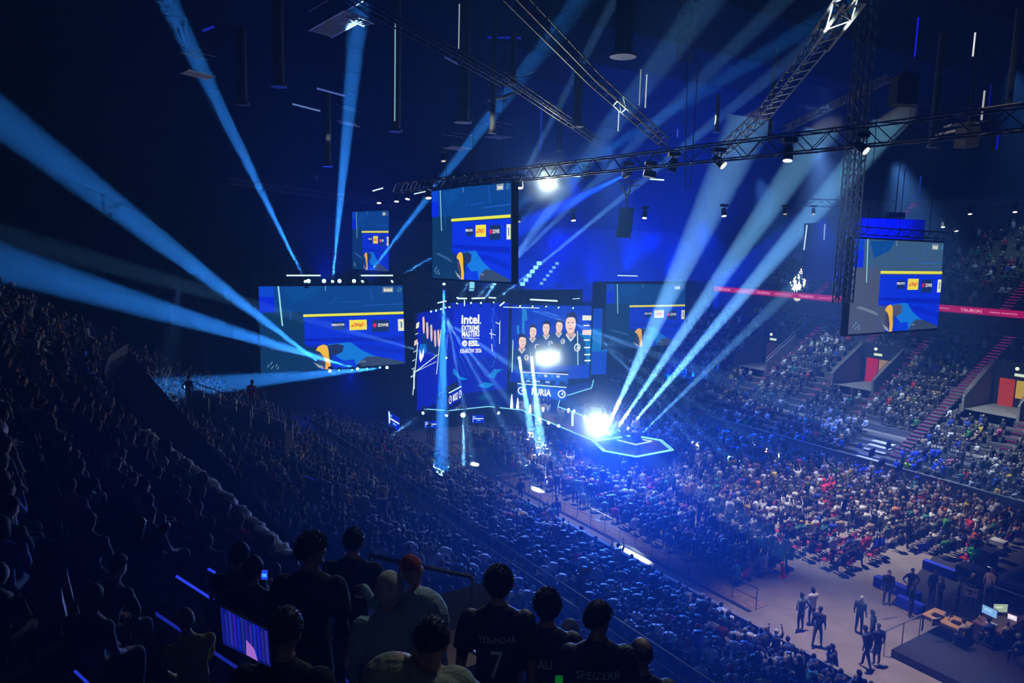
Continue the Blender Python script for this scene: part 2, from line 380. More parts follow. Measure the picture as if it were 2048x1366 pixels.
board('far_barrier', [AN(60, 52.3), AN(-8, 52.3)], 1.05, darkcon, 'low barrier at the foot of the far stand beyond the floor seats', 'barrier', .05, concrete)
rail('stand_rail', [AN(53, 16.55, 2.5), AN(-8, 16.55, 2.5)], 'long straight handrail dividing the dark near stand from the lit lower seats', h=1.15, post=2.4, r=.03, m=steel)
rail('walkway_rail', [AN(60, 57.6, 1.8), AN(-8, 57.6, 1.8)], 'thin handrail part way up the far stand in front of its walkway', h=1.0, post=3, r=.02)
rail('concourse_rail', [AN(60, 71.2, 8.6), AN(2, 71.2, 8.6)], 'handrail along the concourse under the magenta ribbon board', h=1.0, post=2.5, r=.03)

# draped cloth banner on the edge of the upper stand
Q = [(585, 1110), (560, 1083), (520, 1047), (470, 1003), (420, 955), (380, 925), (345, 900), (318, 880), (296, 858)]
e = empty('draped_banner', Z(450, 980, 10.6), 'long crumpled pale cloth banner draped over the edge of the upper stand', 'banner')
bb = MB(); M_ = 90; rows_ = 7; vs = []
qs = [Z(u, v, 11.15) for u, v in Q]
def along(pts, k):
    t = k * (len(pts) - 1); i = min(int(t), len(pts) - 2); return pts[i].lerp(pts[i + 1], t - i)
for j in range(rows_):
    for i in range(M_ + 1):
        k = i / M_; p = along(qs, k); dz = [0, .02, -.1, -.22, -.36, -.5, -.6][j]; out = [-.16, .0, .05, .06, .05, .07, .05][j]
        w = .05 * math.sin(i * .9 + j * .5) + .03 * math.sin(i * 2.3 + j * 1.7)
        vs.append(p + Vector((NX[0], NX[1], 0)) * (out + w) + Vector((0, 0, dz + (.05 * math.sin(i * .55) if j > 4 else .02 * math.sin(i * 1.1)))))
bb.add(vs, [(j * (M_ + 1) + i, j * (M_ + 1) + i + 1, (j + 1) * (M_ + 1) + i + 1, (j + 1) * (M_ + 1) + i) for j in range(rows_ - 1) for i in range(M_)], cloth); o = bb.build('cloth', e, smooth=True)
md = o.modifiers.new('thickness', 'SOLIDIFY'); md.thickness = .01
for i, k in enumerate((.0, .25, .47, .68, .86, 1)):
    t = MB(); p = along(qs, k); t.box(p + Vector((0, 0, -.35)), (.05, .05, .36), dkmetal); t.build('bracket', e)
pw = MB(); edge = [front_pt(FL * i / 44) for i in range(45)]
for i in range(44):
    a, b_ = edge[i], edge[i + 1]; pw.quad(AN(a[0], a[1] + .02, 9.7), AN(b_[0], b_[1] + .02, 9.7), AN(b_[0], b_[1] + .02, 10.75), AN(a[0], a[1] + .02, 10.75), darkcon)
tag(pw.build('stand_parapet'), 'dark solid parapet following the front edge of the upper stand', 'parapet')
# curved blue strip at the bend of the parapet
e = MB(); e.tube([Z(172 + (i / 10) ** 2 * 44, 703 + i * 8.5, 11.2) for i in range(11)], .05, ES(20, 40, 130, .6), 6); tag(e.build('led_strip'), 'dim blue glowing strip on the bend of the stand edge', 'light strip')

# blue glowing stair-edge strips in the dark upper stand and the lower stand
def led(u0, v0, u1, v1, z0, z1, label, c=(40, 60, 230), s=1., r=.018, group=None, cat='light strip', name='stair_light_strip'):
    m = MB(); p, q = Z(u0, v0, z0), Z(u1, v1, z1); m.tube([p, q], r, ES(*c, s), 5); return tag(m.build(name), label, cat, group)
G = 'blue stair edge lights in the dark stands'
led(275, 1005, 322, 1066, 11.6, 11.2, 'upper short blue stair strip below the cloth banner', group=G, s=.5)
led(325, 1068, 358, 1106, 11.2, 11.0, 'bright blue stair strip right below the cloth banner', group=G)
led(352, 1152, 433, 1204, 11.6, 11.2, 'long blue stair strip above the glowing tablet', group=G, r=.02)
led(417, 1138, 430, 1145, 11.6, 11.5, 'tiny blue strip left of the two raised phones', group=G, r=.02)
led(496, 1181, 532, 1198, 11.6, 11.4, 'short blue stair strip under the raised phones', group=G, s=.6)
led(310, 1226, 520, 1366, 11.8, 11.2, 'dim blue strip running down below the long stair strip', group=G, s=.35, r=.02)
led(600, 1300, 700, 1366, 12.0, 11.6, 'dim blue strip at the bottom edge under the dark figures', group=G, s=.35, r=.014)
led(150, 1342, 176, 1366, 12.4, 12.2, 'blue strip in the darkest bottom corner', group=G, s=.7, r=.014)
led(520, 1020, 590, 1092, 9.3, 8.7, 'thin blue strip just beyond the cloth banner', group=G, s=.4)
led(490, 938, 502, 953, 8.6, 8.4, 'small violet strip on the stair beyond the banner', group=G, s=.7)
led(610, 952, 640, 964, 7.5, 7.3, 'dim violet strip by a grey panel in the lower stand', group=G, s=.3)
# handrails and grey panels of the dark stand
rail('handrail', [Z(430, 962 + 12, 9.1), Z(688, 1052 + 12, 8.2)], 'thin dark handrail crossing the stand behind the cloth banner', h=.9, post=2.5, r=.02, m=dkmetal, mid=False)
rail('handrail', [D(740, 1170, 7.6) , D(800, 1186, 7.3), D(944, 1222, 6.6)], 'short handrail beyond the person in the red beanie', h=.32, post=.6, r=.022, m=railm, mid=False)
for i, (u0, v0, u1, v1, z, lb) in enumerate(((485, 925, 530, 945, 8.2, 'grey panel at the stair head in the dark stand'), (608, 955, 642, 985, 7.6, 'grey panel lower down in the dark stand'))):
    m = MB(); p, q = Z(u0, v0, z + 1), Z(u1, v0 + 10, z + 1); h = Vector((0, 0, -.8)); th = Vector((.03, .05, 0)); m.add([p, q, q + h, p + h, p + th, q + th, q + h + th, p + h + th], [(0, 1, 2, 3), (4, 7, 6, 5), (0, 4, 5, 1), (3, 2, 6, 7), (0, 3, 7, 4), (1, 5, 6, 2)], concrete); tag(m.build('grey_board'), lb, 'panel')
# vomitory wall with rails, left of the lit group of fans
e = empty('entrance_wall', Z(470, 800, 7.0), 'grey concrete entrance wall with handrails sloping down in the left stand', 'wall')
P0, P1 = D(375, 785, 36), D(570, 862, 36); m = MB()
m.add([P0, P1, P1 + Vector((0, 0, -1.1)), P0 + Vector((0, 0, -1.1))] + [v + Vector((.3, .5, 0)) for v in (P0, P1, P1 + Vector((0, 0, -1.1)), P0 + Vector((0, 0, -1.1)))], [(0, 1, 2, 3), (4, 7, 6, 5), (0, 4, 5, 1), (0, 3, 7, 4), (1, 5, 6, 2)], concrete); m.build('wall_panel', e)
for k, dz in ((0, .35), (1, .65)):
    m = MB(); m.tube([P0 + Vector((0, 0, dz)), P1 + Vector((0, 0, dz))], .03, steel, 5); m.build('handrail', e)
for i in range(7): c = P0.lerp(P1, i / 6); m = MB(); m.tube([c, c + Vector((0, 0, .65))], .025, steel, 4); m.build('post', e)
P0, P1 = D(585, 880, 35), D(418, 832, 35)
rail('handrail', [P0, P1], 'pale handrail sloping down in front of the grey entrance wall', h=.9, post=2, r=.025, m=railm, mid=False)
P0, P1 = D(690, 855, 50), D(738, 893, 50)
rail('stair_railing', [P0, P0.lerp(P1, .5), P1], 'blue lit stair railing with many bars beside the stage curtain', h=.9, post=.35, r=.025, m=steel)

# entrances in the far stand
for i, (a, lb) in enumerate(((26.6, 'open entrance with orange and yellow wall under an exit light in the far stand'), (38.2, 'open entrance with red wall under an exit light below the hanging screen'), (49.6, 'hazy entrance in the far stand beside the light beams'))):
    e = empty('stand_entrance', AN(a, 62.5, 4.2), lb, 'entrance'); R3 = Matrix.Rotation(math.atan2(AX[1], AX[0]), 3, 'Z'); zb = 4.3; n0 = 62.3
    m = MB()
    for s_ in (-1, 1):
        aa = a + s_ * 1.9; m.add([AN(aa, n0, zb - .2), AN(aa, n0 + 4.5, zb - .2), AN(aa, n0 + 4.5, zb + 3.6), AN(aa, n0, zb + 1.0), AN(aa + s_ * .2, n0, zb - .2), AN(aa + s_ * .2, n0 + 4.5, zb - .2), AN(aa + s_ * .2, n0 + 4.5, zb + 3.6), AN(aa + s_ * .2, n0, zb + 1.0)], [(0, 1, 2, 3), (7, 6, 5, 4), (3, 2, 6, 7), (0, 3, 7, 4), (1, 5, 6, 2)], concrete)
    m.build('side_walls', e)
    m = MB(); m.quad(AN(a - 1.9, n0, zb), AN(a + 1.9, n0, zb), AN(a + 1.9, n0 + 4.4, zb + .05), AN(a - 1.9, n0 + 4.4, zb + .05), concrete); m.build('threshold', e)
    m = MB(); m.box(AN(a, n0 + 4.5, zb + 1.8), (1.9, .1, 1.9), dkmetal, R3); m.build('end_wall', e)
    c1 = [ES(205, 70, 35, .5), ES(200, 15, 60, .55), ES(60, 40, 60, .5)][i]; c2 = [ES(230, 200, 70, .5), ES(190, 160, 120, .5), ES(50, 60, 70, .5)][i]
    m = MB(); m.box(AN(a + .75, n0 + 4.3, zb + 1.15), (.55, .05, 1.15), c1, R3); m.build('glow_wall', e); m = MB(); m.box(AN(a - .55, n0 + 4.3, zb + 1.55), (.6, .05, .72), c2, R3); m.build('glow_wall', e)  # entrance walls emit their colour in place of light inside
    m = MB(); m.box(AN(a - .9, n0 + 2.3, zb + 3.0), (.35, .08, .1), ES(200, 230, 220, 1), R3); m.tube([AN(a - .7, n0 + 2.3, zb + 3.1), AN(a - .7, n0 + 2.3, zb + 3.5)], .02, dkmetal, 4); m.ell(AN(a - .7, n0 + 2.2, zb + 3.5), (.13, .13, .13), ES(220, 255, 210, 2)); m.build('exit_light', e)
    for s_ in (-1, 1): m = MB(); m.tube([AN(a + s_ * 2, n0, zb + 1.3), AN(a + s_ * 2, n0 + 4.4, zb + 3.9)], .04, steel, 5); m.build('handrail', e)
# magenta edged stairs
def stair(a, n0, z0, k, rise, lb, w=.9, pitch=.425, c=(150, 20, 130), s=.7, name='lit_stairway', group='magenta edged stairs of the far stand'):
    e = empty(name, AN(a, n0, z0), lb, 'stairs', group); b = MB(); l = MB(); R3 = Matrix.Rotation(math.atan2(AX[1], AX[0]), 3, 'Z')
    for i in range(k):
        z = z0 + rise * (i + 1); n = n0 + pitch * i; b.box(AN(a, n + pitch / 2, z - rise / 2), (w / 2, pitch / 2, rise / 2 + .02), darkcon, R3); l.box(AN(a, n - .01, z + .0), (w / 2, .02, .022), ES(*c, s), R3)
    b.build('steps', e); l.build('edge_lights', e)
stair(24.0, 58.6, 1.8, 28, .235, 'magenta edged stairs beside the orange entrance, on its right'); stair(29.6, 55, .9, 40, .215, 'longest magenta stairs, from the floor up left of the orange entrance')
stair(35.8, 59.5, 2.3, 26, .235, 'magenta edged stairs on the right of the red entrance'); stair(41.0, 59.5, 2.3, 26, .235, 'magenta edged stairs on the left of the red entrance'); stair(47.2, 59.5, 2.3, 26, .235, 'magenta edged stairs by the hazy entrance')
stair(31, 73.4, 11.6, 44, .25, 'magenta edged stairs in the upper stand right of the truss tower'); stair(50, 73.4, 11.6, 44, .25, 'magenta edged stairs in the upper stand left of the truss tower')
stair(18.5, 64, 4.3, 20, .235, 'magenta edged stairs at the edge of the picture'); stair(24, 73.4, 11.6, 44, .25, 'magenta edged stairs in the upper stand near the white lamps')
# pale gangway steps at the foot of the far stand
e = empty('gangway_steps', AN(31, 53, 0), 'pale metal steps leading from the floor up into the far stand', 'steps')
for i in range(7): m = MB(); m.box(AN(31.3, 52.9 + i * .55, .12 + i * .24), (.9, .26, .04), paint, Matrix.Rotation(math.atan2(AX[1], AX[0]), 3, 'Z')); m.build('step', e)
# white edged stairs in the end stand behind the hanging screen
def lights_up(pix, dep, label, c=(120, 200, 255), s=1.5, sz=.28):
    e = MB()
    for u, v in pix: p = D(u, v, dep); e.box(p, (sz, .05, sz * .75), ES(*c, s))
    tag(e.build('stair_lights'), label, 'stair lights', 'blue stair lights of the end stand')
lights_up([(1045 + i * 6.6, 568 - i * 8.3) for i in range(6)], 86, 'bright blue square stair lights right of the big hanging screen')
lights_up([(1083 + i * 6.2, 567 - i * 8.0) for i in range(6)], 88, 'second row of blue stair lights beside the bright squares', s=.8, sz=.2)
lights_up([(944, 566), (944, 573), (943, 582)], 84, 'blue stair lights just under the big hanging screen', s=1.2)
lights_up([(988, 567), (984, 574)], 85, 'pair of small blue stair lights under the corner of the hanging screen', s=.8, sz=.22)

# ================================================================== SCREENS
def game_picture(p, g=1., hue=0.):
    """the broadcast picture, same on every hanging screen; g brightness"""
    k = lambda r, gg, b: ES(r, gg, b, g)
    dark = k(10, 52, 100) if hue == 0 else k(72, 84, 116)
    mid = k(8, 66, 150) if hue == 0 else k(56, 92, 136)
    p.rect(0, 0, 1, 1, dark, 1)
    p.poly([(0, 0), (1, 0), (1, .36), (.27, .36), (.27, .30), (0, .30)], mid, 2)
    p.rect(0, 0, .095, .30, k(8, 70, 225), 3); p.rect(0, .12, .095, .30, k(6, 40, 240), 3.5)
    p.poly([(.15, .02), (.42, 0), (.36, .12), (.2, .2)], k(8, 74, 160), 3)
    p.poly([(.118, 0), (.128, 0), (.147, .46), (.138, .46)], k(150, 225, 250), 4)
    p.rect(.433, 0, .437, .06, k(130, 200, 240), 4)
    for q in ((.28, .14, .33, .03), (.46, .22, .52, .12), (.75, .03, .77, .2), (.52, .2, .7, .19), (.7, .245, 1, .235), (.185, .27, .2, .38), (.2, .3, .19, .4)): p.line(*q, .03, k(30, 100, 205) if q[0] < .6 else k(40, 110, 240), 4)
    p.rect(.285, .375, 1, 1, k(8, 48, 236), 3)
    p.poly([(.285, .62), (.99, .655), (.99, .72), (.285, .655)], k(6, 34, 205), 4); p.poly([(.29, .69), (.75, .74), (.99, .83), (.99, .88), (.6, .76), (.29, .72)], k(6, 38, 215), 4)
    p.rect(.28, .335, 1, .365, k(225, 230, 70), 5)
    p.text('PREDATOR', .47, .458, .56, .485, k(235, 240, 250), 5, .03); p.rect(.478, .44, .56, .53, k(18, 44, 110), 4)
    p.rect(.595, .42, .72, .545, k(238, 225, 60), 4); p.text('DHL', .618, .46, .70, .505, k(215, 40, 30), 6, .03, slant=.35)
    p.rect(.605, .482, .625, .488, k(215, 40, 30), 5.5); p.rect(.69, .482, .71, .488, k(215, 40, 30), 5.5)
    p.rect(.76, .43, .885, .58, k(20, 46, 105), 4); p.disc(.778, .495, .026, k(225, 25, 80), 5, 12); p.text('ZOWIE', .80, .475, .88, .515, k(225, 235, 245), 6, .03)
    p.rect(.955, .43, 1, .58, k(225, 235, 215), 4); p.rect(.975, .47, .985, .54, k(40, 110, 200), 5); p.rect(.968, .465, .985, .475, k(40, 110, 200), 5)
    p.poly([(.05, .72), (.1, .71), (.24, .765), (.29, .80), (.29, .82), (.2, .78)], k(45, 90, 150) if hue == 0 else k(110, 128, 160), 4)
    p.poly([(.285, .70), (.47, .715), (.47, .93), (.36, 1), (.285, 1)], dark, 4)
    p.poly([(.44, .70), (.60, .69), (.68, .80), (.80, .90), (.99, .975), (.99, 1), (.62, 1), (.5, .86)], k(20, 120, 235), 5)
    p.poly([(.48, .92), (.62, .90), (.64, 1), (.5, 1)], k(8, 60, 235), 6)
    p.poly([(.66, .93), (.72, .88), (.80, .89), (.99, .975), (.99, 1), (.64, 1)], k(50, 70, 105), 6); p.text('E-7 SNIPER', .655, .93, .705, .945, k(150, 170, 200), 7)
    p.poly([(.43, .72), (.50, .70), (.55, .73), (.54, .80), (.49, .84), (.43, .80)], k(30, 48, 100) if hue == 0 else k(80, 84, 110), 6.5)
    p.poly([(.355, .765), (.375, .72), (.41, .70), (.435, .72), (.443, .78), (.445, .86), (.455, .94), (.45, 1), (.415, 1), (.42, .92), (.405, .84), (.385, .79)], k(235, 185, 45), 7)
    p.poly([(.365, .80), (.39, .80), (.42, .92), (.41, .97), (.37, .9)], k(60, 60, 90), 6.8); p.poly([(.335, .9), (.36, .93), (.40, .96), (.41, 1), (.37, .97)], k(150, 170, 190), 7.5)
    for u, v in ((.04, .93), (.06, .9), (.065, .95), (.09, .93), (.1, .96)): p.line(u, v, u + .012, v - .03, .05, k(120, 170, 220), 4)
    p.rect(.845, .02, .925, .085, k(120, 140, 165), 5); p.text('intel', .855, .03, .915, .075, k(240, 245, 250), 6, .03)
    p.disc(.972, .055, .03, k(80, 130, 180), 5, 18, r2=.022); p.line(.958, .075, .986, .035, .05, k(80, 130, 180), 5.5)

def screen(tl, tr, bl, label, name='hanging_screen', thick=.35, g=1., hue=0., rig=None, rigm=None):
    p = Panel(tl, tr, bl); e = empty(name, (Vector(bl) + p.x * .5), label, 'screen')
    fr_ = p.back(thick, dkmetal, .1).build('frame', e); game_picture(p, g, hue); p.mb.build('picture', fr_)
    if rig:
        m = MB(); h = Vector((0, 0, .45)); truss(m, Vector(tl) - p.x * .02 + h - p.n * .2, Vector(tr) + p.x * .02 + h - p.n * .2, .4, rigm or dkmetal, .5); m.build('support_truss', e)
        c = MB()
        for u in (.15, .5, .85): q = Vector(tl) + p.x * u + h - p.n * .2; c.tube([q, q + Vector((0, 0, rig))], .02, dkmetal, 4)
        c.build('hoist_chains', e)
    return p
def hq(a0, n0, a1, n1, z1, z0): return AN(a0, n0, z1), AN(a1, n1, z1), AN(a0, n0, z0)
pL = screen(D(517, 573, 59.0), D(805, 571, 66.2), D(522, 748, 59.0), 'wide screen low on the dark side of the stage, with beams crossing it', rig=None)
pR = screen(D(1213, 568, 79.6), D(1371, 569, 86.8), D(1208, 698, 79.6), 'pale washed out screen in the haze on the far side of the stage', g=.8, hue=.0)
pC = screen(D(865, 383, 43.0), D(1023, 361, 36.6), D(865, 556, 43.0), 'big screen hanging above the crowd, seen with yellow bar and dark truss on top', rig=14)
pS = screen(D(705, 424, 74), D(778, 421, 69), D(705, 538, 74), 'small distant hanging screen above the left stage screen', rig=12, g=.85)
pT = screen(D(1710, 477, 38.2), D(1887, 486, 43.1), D(1695, 669, 38.2), 'greyish hanging screen right of the tall truss tower over the far stand', rig=14, hue=1, g=.9)
# dark blue back of another screen
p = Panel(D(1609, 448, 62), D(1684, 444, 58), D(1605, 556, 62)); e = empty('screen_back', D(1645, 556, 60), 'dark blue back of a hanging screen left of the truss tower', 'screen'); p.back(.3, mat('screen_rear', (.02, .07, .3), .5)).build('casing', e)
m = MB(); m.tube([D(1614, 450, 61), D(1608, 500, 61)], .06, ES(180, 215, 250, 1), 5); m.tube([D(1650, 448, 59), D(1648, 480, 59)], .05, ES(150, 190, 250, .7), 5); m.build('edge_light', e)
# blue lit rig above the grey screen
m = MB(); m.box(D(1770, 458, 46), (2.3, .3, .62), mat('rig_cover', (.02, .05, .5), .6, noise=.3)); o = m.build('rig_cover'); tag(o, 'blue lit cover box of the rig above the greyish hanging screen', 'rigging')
# black line array speakers beside the blue lit cover
# ================================================================== STAGE
z = 1.5
OUT = [(800, 812), (848, 818), (899, 821), (977, 813), (1044, 820), (1079, 836), (1135, 858), (1188, 882), (1185, 884), (1206, 902), (1273, 914), (1347, 900), (1323, 880), (1266, 870), (1232, 856), (1173, 834), (1116, 813), (1121, 795), (1183, 776), (1187, 760)]
MAIN = [(848, 818), (899, 821), (977, 813), (1044, 820), (1079, 836), (1188, 882), (1240, 862), (1173, 834), (1116, 813), (1121, 795), (1183, 776)]
def flat(p): return Vector((p.x, p.y, 0))
e = empty('stage', AN(60, 39, 0), 'glossy dark stage with glowing blue edge and runway in front of the LED walls', 'stage')
mp = [flat(Z(u, v, 1.5)) for u, v in MAIN] + [AN(66, 56), AN(66, 29)]
m = MB(); m.extr(mp, 0, 1.5, glossst); m.build('deck', e)
edge = MB()
ec = ES(120, 205, 255, 1.5)
edge.tube([Z(u, v, 1.53) for u, v in MAIN[:6]], .045, ec, 4); edge.tube([Z(u, v, 1.53) for u, v in ((1183, 776), (1121, 795), (1116, 813), (1173, 834), (1240, 862))], .045, ec, 4); edge.tube([Z(u, v, 1.53) for u, v in ((1079, 836), (1188, 882))], .045, ec, 4); edge.tube([Z(1187, 760, 1.53), Z(1183, 776, 1.53)], .05, ec, 4)
edge.build('edge_light', e)
HEX = [(1185, 882), (1206, 902), (1273, 914), (1347, 900), (1323, 880), (1266, 870)]
hx = [Z(u, v, 1.62) for u, v in HEX]; hc = sum(hx, Vector()) / 6
e = empty('hexagonal_stage', flat(hc), 'hexagonal stage platform with double glowing outline at the end of the runway', 'stage')
m = MB(); m.extr([flat(p) for p in hx], 0, 1.6, glossst); m.build('deck', e)
for nm, k in (('outer_outline', 1.0), ('inner_outline', .93)): m = MB(); q = [hc + (p - hc) * k for p in hx]; m.tube([*q, q[0]], .04 if k == 1 else .03, ES(130, 225, 255, 1.6), 4); m.build(nm, e)
# trophy plinth and trophy
pb = Z(1270, 882, 1.6)
e = empty('trophy_plinth', pb, 'small round plinth with glowing chevron on the hexagonal stage', 'plinth')
m = MB(); m.lathe(pb, [(.6, 0), (.6, .15), (.42, .18), (.36, .62), (.42, .66)], mat('plinth_blue', (.02, .05, .2), .4), 6); m.build('body', e)
m = MB(); m.tube([pb + Vector((-1.35, .1, .03)), pb + Vector((-.1, -1.1, .03)), pb + Vector((1.3, .0, .03)), pb + Vector((.5, .55, .03))], .04, ES(180, 230, 255, 1.4), 4); m.build('chevron_light', e)
m = MB(); tp = pb + Vector((0, 0, .665)); m.lathe(tp, [(.28, 0), (.28, .1), (.1, .2), (.08, .34), (.24, .46), (.34, .7), (.28, .92), (.1, 1.0), (.03, 1.04)], gold, 14); tag(m.build('trophy', smooth=True), 'silver and gold trophy cup standing on the stage plinth', 'trophy')

# LED walls
blu = ES(4, 30, 225); blu2 = ES(3, 18, 190); whi = ES(225, 238, 255, 1.3)
e = empty('led_wall', AN(63, 37.6, 1.5), 'tall central LED wall with the white event title', 'LED wall')
p = Panel(AN(63, 33.9, 10.6), AN(63, 41.0, 10.4), AN(63, 33.9, 1.5)); fr_ = p.back(.3, dkmetal).build('frame', e)
def PU(P, u, v):   # image point -> panel coordinates
    d = ray(u, v); o = Vector((0, 0, EYE)); t = (P.o - o).dot(P.n) / d.dot(P.n); w = o + d * t - P.o
    return w.dot(P.x) / P.x.length_squared, w.dot(P.y) / P.y.length_squared
p.rect(0, 0, 1, 1, blu2, 1); p.rect(.1, 0, .8, .6, blu, 2)
for i in range(9): p.rect(.06 + i * .1, 0, .065 + i * .1, .62, ES(10, 60, 215, .8), 3)
def tx(P, s, u0, v0, u1, v1, m, **k): a = PU(P, u0, v0); b = PU(P, u1, v1); P.text(s, a[0], a[1], b[0], b[1], m, **k)
tx(p, 'intel', 922, 628, 957, 646, whi, layer=4, bold=.03); q = PU(p, 959.5, 644); p.disc(*q, .008, whi, 4, 8)
tx(p, 'EXTREME', 922, 650, 957, 659, whi, layer=4, bold=.03); tx(p, 'MASTERS', 922, 661, 957, 671, whi, layer=4, bold=.03)
a, b = PU(p, 922, 675), PU(p, 957, 675); p.line(a[0], a[1], b[0], b[1], .05, whi, 4)
q = PU(p, 927, 685.5); p.disc(q[0], q[1], .034, whi, 4, 18)
for k in (-.012, .004, .018): p.line(q[0] - .012 + k * .9, q[1] + .02, q[0] + .012 + k * .9, q[1] - .012, .05, blu2, 5)
tx(p, 'ESL', 935, 680, 956, 690, whi, layer=4, bold=.05); tx(p, 'KRAKÓW 2026', 918, 695, 960, 703, whi, layer=4, bold=.02)
cy = ES(10, 130, 230)
for pts in ([(900, 745), (905, 735), (915, 752), (932, 757), (918, 760)], [(972, 750), (985, 736), (1003, 735), (990, 744), (985, 755)], [(950, 770), (965, 762), (985, 765), (970, 775)]): p.poly([PU(p, *x) for x in pts], cy, 3)
for i in range(7): a = PU(p, 905 + i * 9, 700 + i); b = PU(p, 925 + i * 11, 752); p.line(a[0], a[1], b[0], b[1], .05, ES(20, 90, 220), 3)
for i in range(16): a = PU(p, 985 + 2 * math.sin(i * 1.7), 613 + i * 8); p.line(a[0], a[1], a[0] + .01 * math.cos(i * 2), a[1] + .035, .07, ES(60, 140, 240, .9), 4)
for u0, v0, u1, v1 in ((981, 655, 981, 675), (977, 664, 989, 667), (981, 685, 982, 700), (990, 641, 997, 645)): a, b = PU(p, u0, v0), PU(p, u1, v1); p.line(a[0], a[1], b[0], b[1], .07, whi, 4)
p.mb.build('picture', fr_)

def player(P, u, v, s, face=0):
    """flat portrait of a jerseyed player on the screen, head centre at (u,v) panel units, s head height"""
    w = s * P.y.length / P.x.length
    jer = ES(6, 50, 110); sk = ES(232, 205, 198, 1.1); hr = ES(30, 25, 60)
    P.poly([(u - w * .3, v + s * .4), (u + w * .3, v + s * .4), (u + w * .95, v + s * .8), (u + w * 1.15, v + s * 2.2), (u - w * 1.15, v + s * 2.2), (u - w * .95, v + s * .8)], jer, 4)
    P.poly([(u - w * .2, v + s * .2), (u + w * .2, v + s * .2), (u + w * .26, v + s * .6), (u, v + s * .72), (u - w * .26, v + s * .6)], ES(200, 165, 158), 5)
    P.ellp(u, v - s * .1, w * .4, s * .53, hr, 5); P.ellp(u + face * w * .04, v + s * .02, w * .34, s * .48, sk, 6)
    P.poly([(u - w * .36, v - s * .25), (u - w * .3, v - s * .5), (u + w * .05, v - s * .64), (u + w * .36, v - s * .45), (u + w * .38, v - s * .2), (u + w * .1, v - s * .34), (u - w * .2, v - s * .33)], hr, 7)
    for k in (-.14, .14): P.ellp(u + w * k + face * w * .05, v - s * .05, w * .06, s * .03, ES(40, 30, 50), 7.5)
    P.line(u + face * w * .08, v, u + face * w * .1, v + s * .14, .04, ES(150, 110, 110), 7.5); P.ellp(u + face * w * .05, v + s * .26, w * .12, s * .025, ES(150, 80, 90), 7.5)
    P.poly([(u - w * .3, v + s * .5), (u, v + s * .8), (u + w * .3, v + s * .5), (u + w * .34, v + s * .6), (u, v + s * .95), (u - w * .34, v + s * .6)], ES(210, 225, 240), 7)
    P.disc(u + w * .45, v + s * 1.25, s * .22, ES(215, 230, 245), 7, 14, r2=s * .14); P.poly([(u + w * .35, v + s * 1.3), (u + w * .6, v + s * 1.15), (u + w * .55, v + s * 1.35)], ES(215, 230, 245), 8)
e = empty('led_wall', AN(63, 46.5, 1.5), 'LED wall with five jerseyed players behind the blinding lamp', 'LED wall')
p = Panel(AN(63, 41.4, 10.25), AN(63, 51.9, 9.85), AN(63, 41.4, 2.2)); fr_ = p.back(.3, dkmetal).build('frame', e)
p.rect(0, 0, 1, 1, ES(5, 50, 205), 1); p.rect(0, 0, .1, 1, ES(3, 35, 195), 2)
p.poly([(.35, .5), (.7, .4), (1, .35), (1, .8), (.3, .8)], ES(5, 120, 205), 2)
for u0, v0, u1, v1 in ((1050, 618, 1051, 640), (1034, 650, 1034, 668), (1046, 615, 1044, 700)): a, b = PU(p, u0, v0), PU(p, u1, v1); p.line(a[0], a[1], b[0], b[1], .12 if u0 > 1050 else .3, ES(30, 130, 220), 3)
for u, v, s, f in ((1116, 648, .165, 1), (1091, 653, .165, -1), (1063, 661, .16, 1), (1041, 682, .17, 1), (1141, 642, .26, -1)): q = PU(p, u, v); player(p, q[0], q[1], s, f)
p.mb.build('picture', fr_)
m = MB()
for pts in ([(1000, 614), (1079, 616)], [(1000, 614), (999, 688)], [(1026, 680), (1024, 745)], [(1155, 662), (1156, 730)]): m.tube([D(u, v, 75) for u, v in pts], .05, ES(190, 230, 255, 1.3), 4)
m.build('outline_light', e)
# sponsor column
e = empty('sponsor_panel', AN(62.7, 52.6, 1.5), 'narrow panel with pale sponsor boxes beside the LED wall with five players', 'sponsor panel')
p = Panel(AN(62.8, 52.0, 9.6), AN(62.8, 54.2, 9.5), AN(62.8, 52.0, 2.2)); fr_ = p.back(.2, dkmetal).build('frame', e); p.rect(0, 0, 1, 1, ES(5, 60, 200), 1); p.rect(0, .3, 1, .65, ES(5, 110, 205), 2)
for u0, v0, u1, v1, c in ((1164, 632, 1181, 641, (225, 235, 235)), (1163, 661, 1180, 670, (235, 215, 215))): a, b = PU(p, u0, v0), PU(p, u1, v1); p.rect(a[0], a[1], b[0], b[1], ES(*c), 3)
for v in (651, 680, 695, 709, 721): a, b = PU(p, 1165, v), PU(p, 1177, v + 1.6); p.rect(a[0], a[1], b[0], b[1], whi, 3)
p.mb.build('picture', fr_)
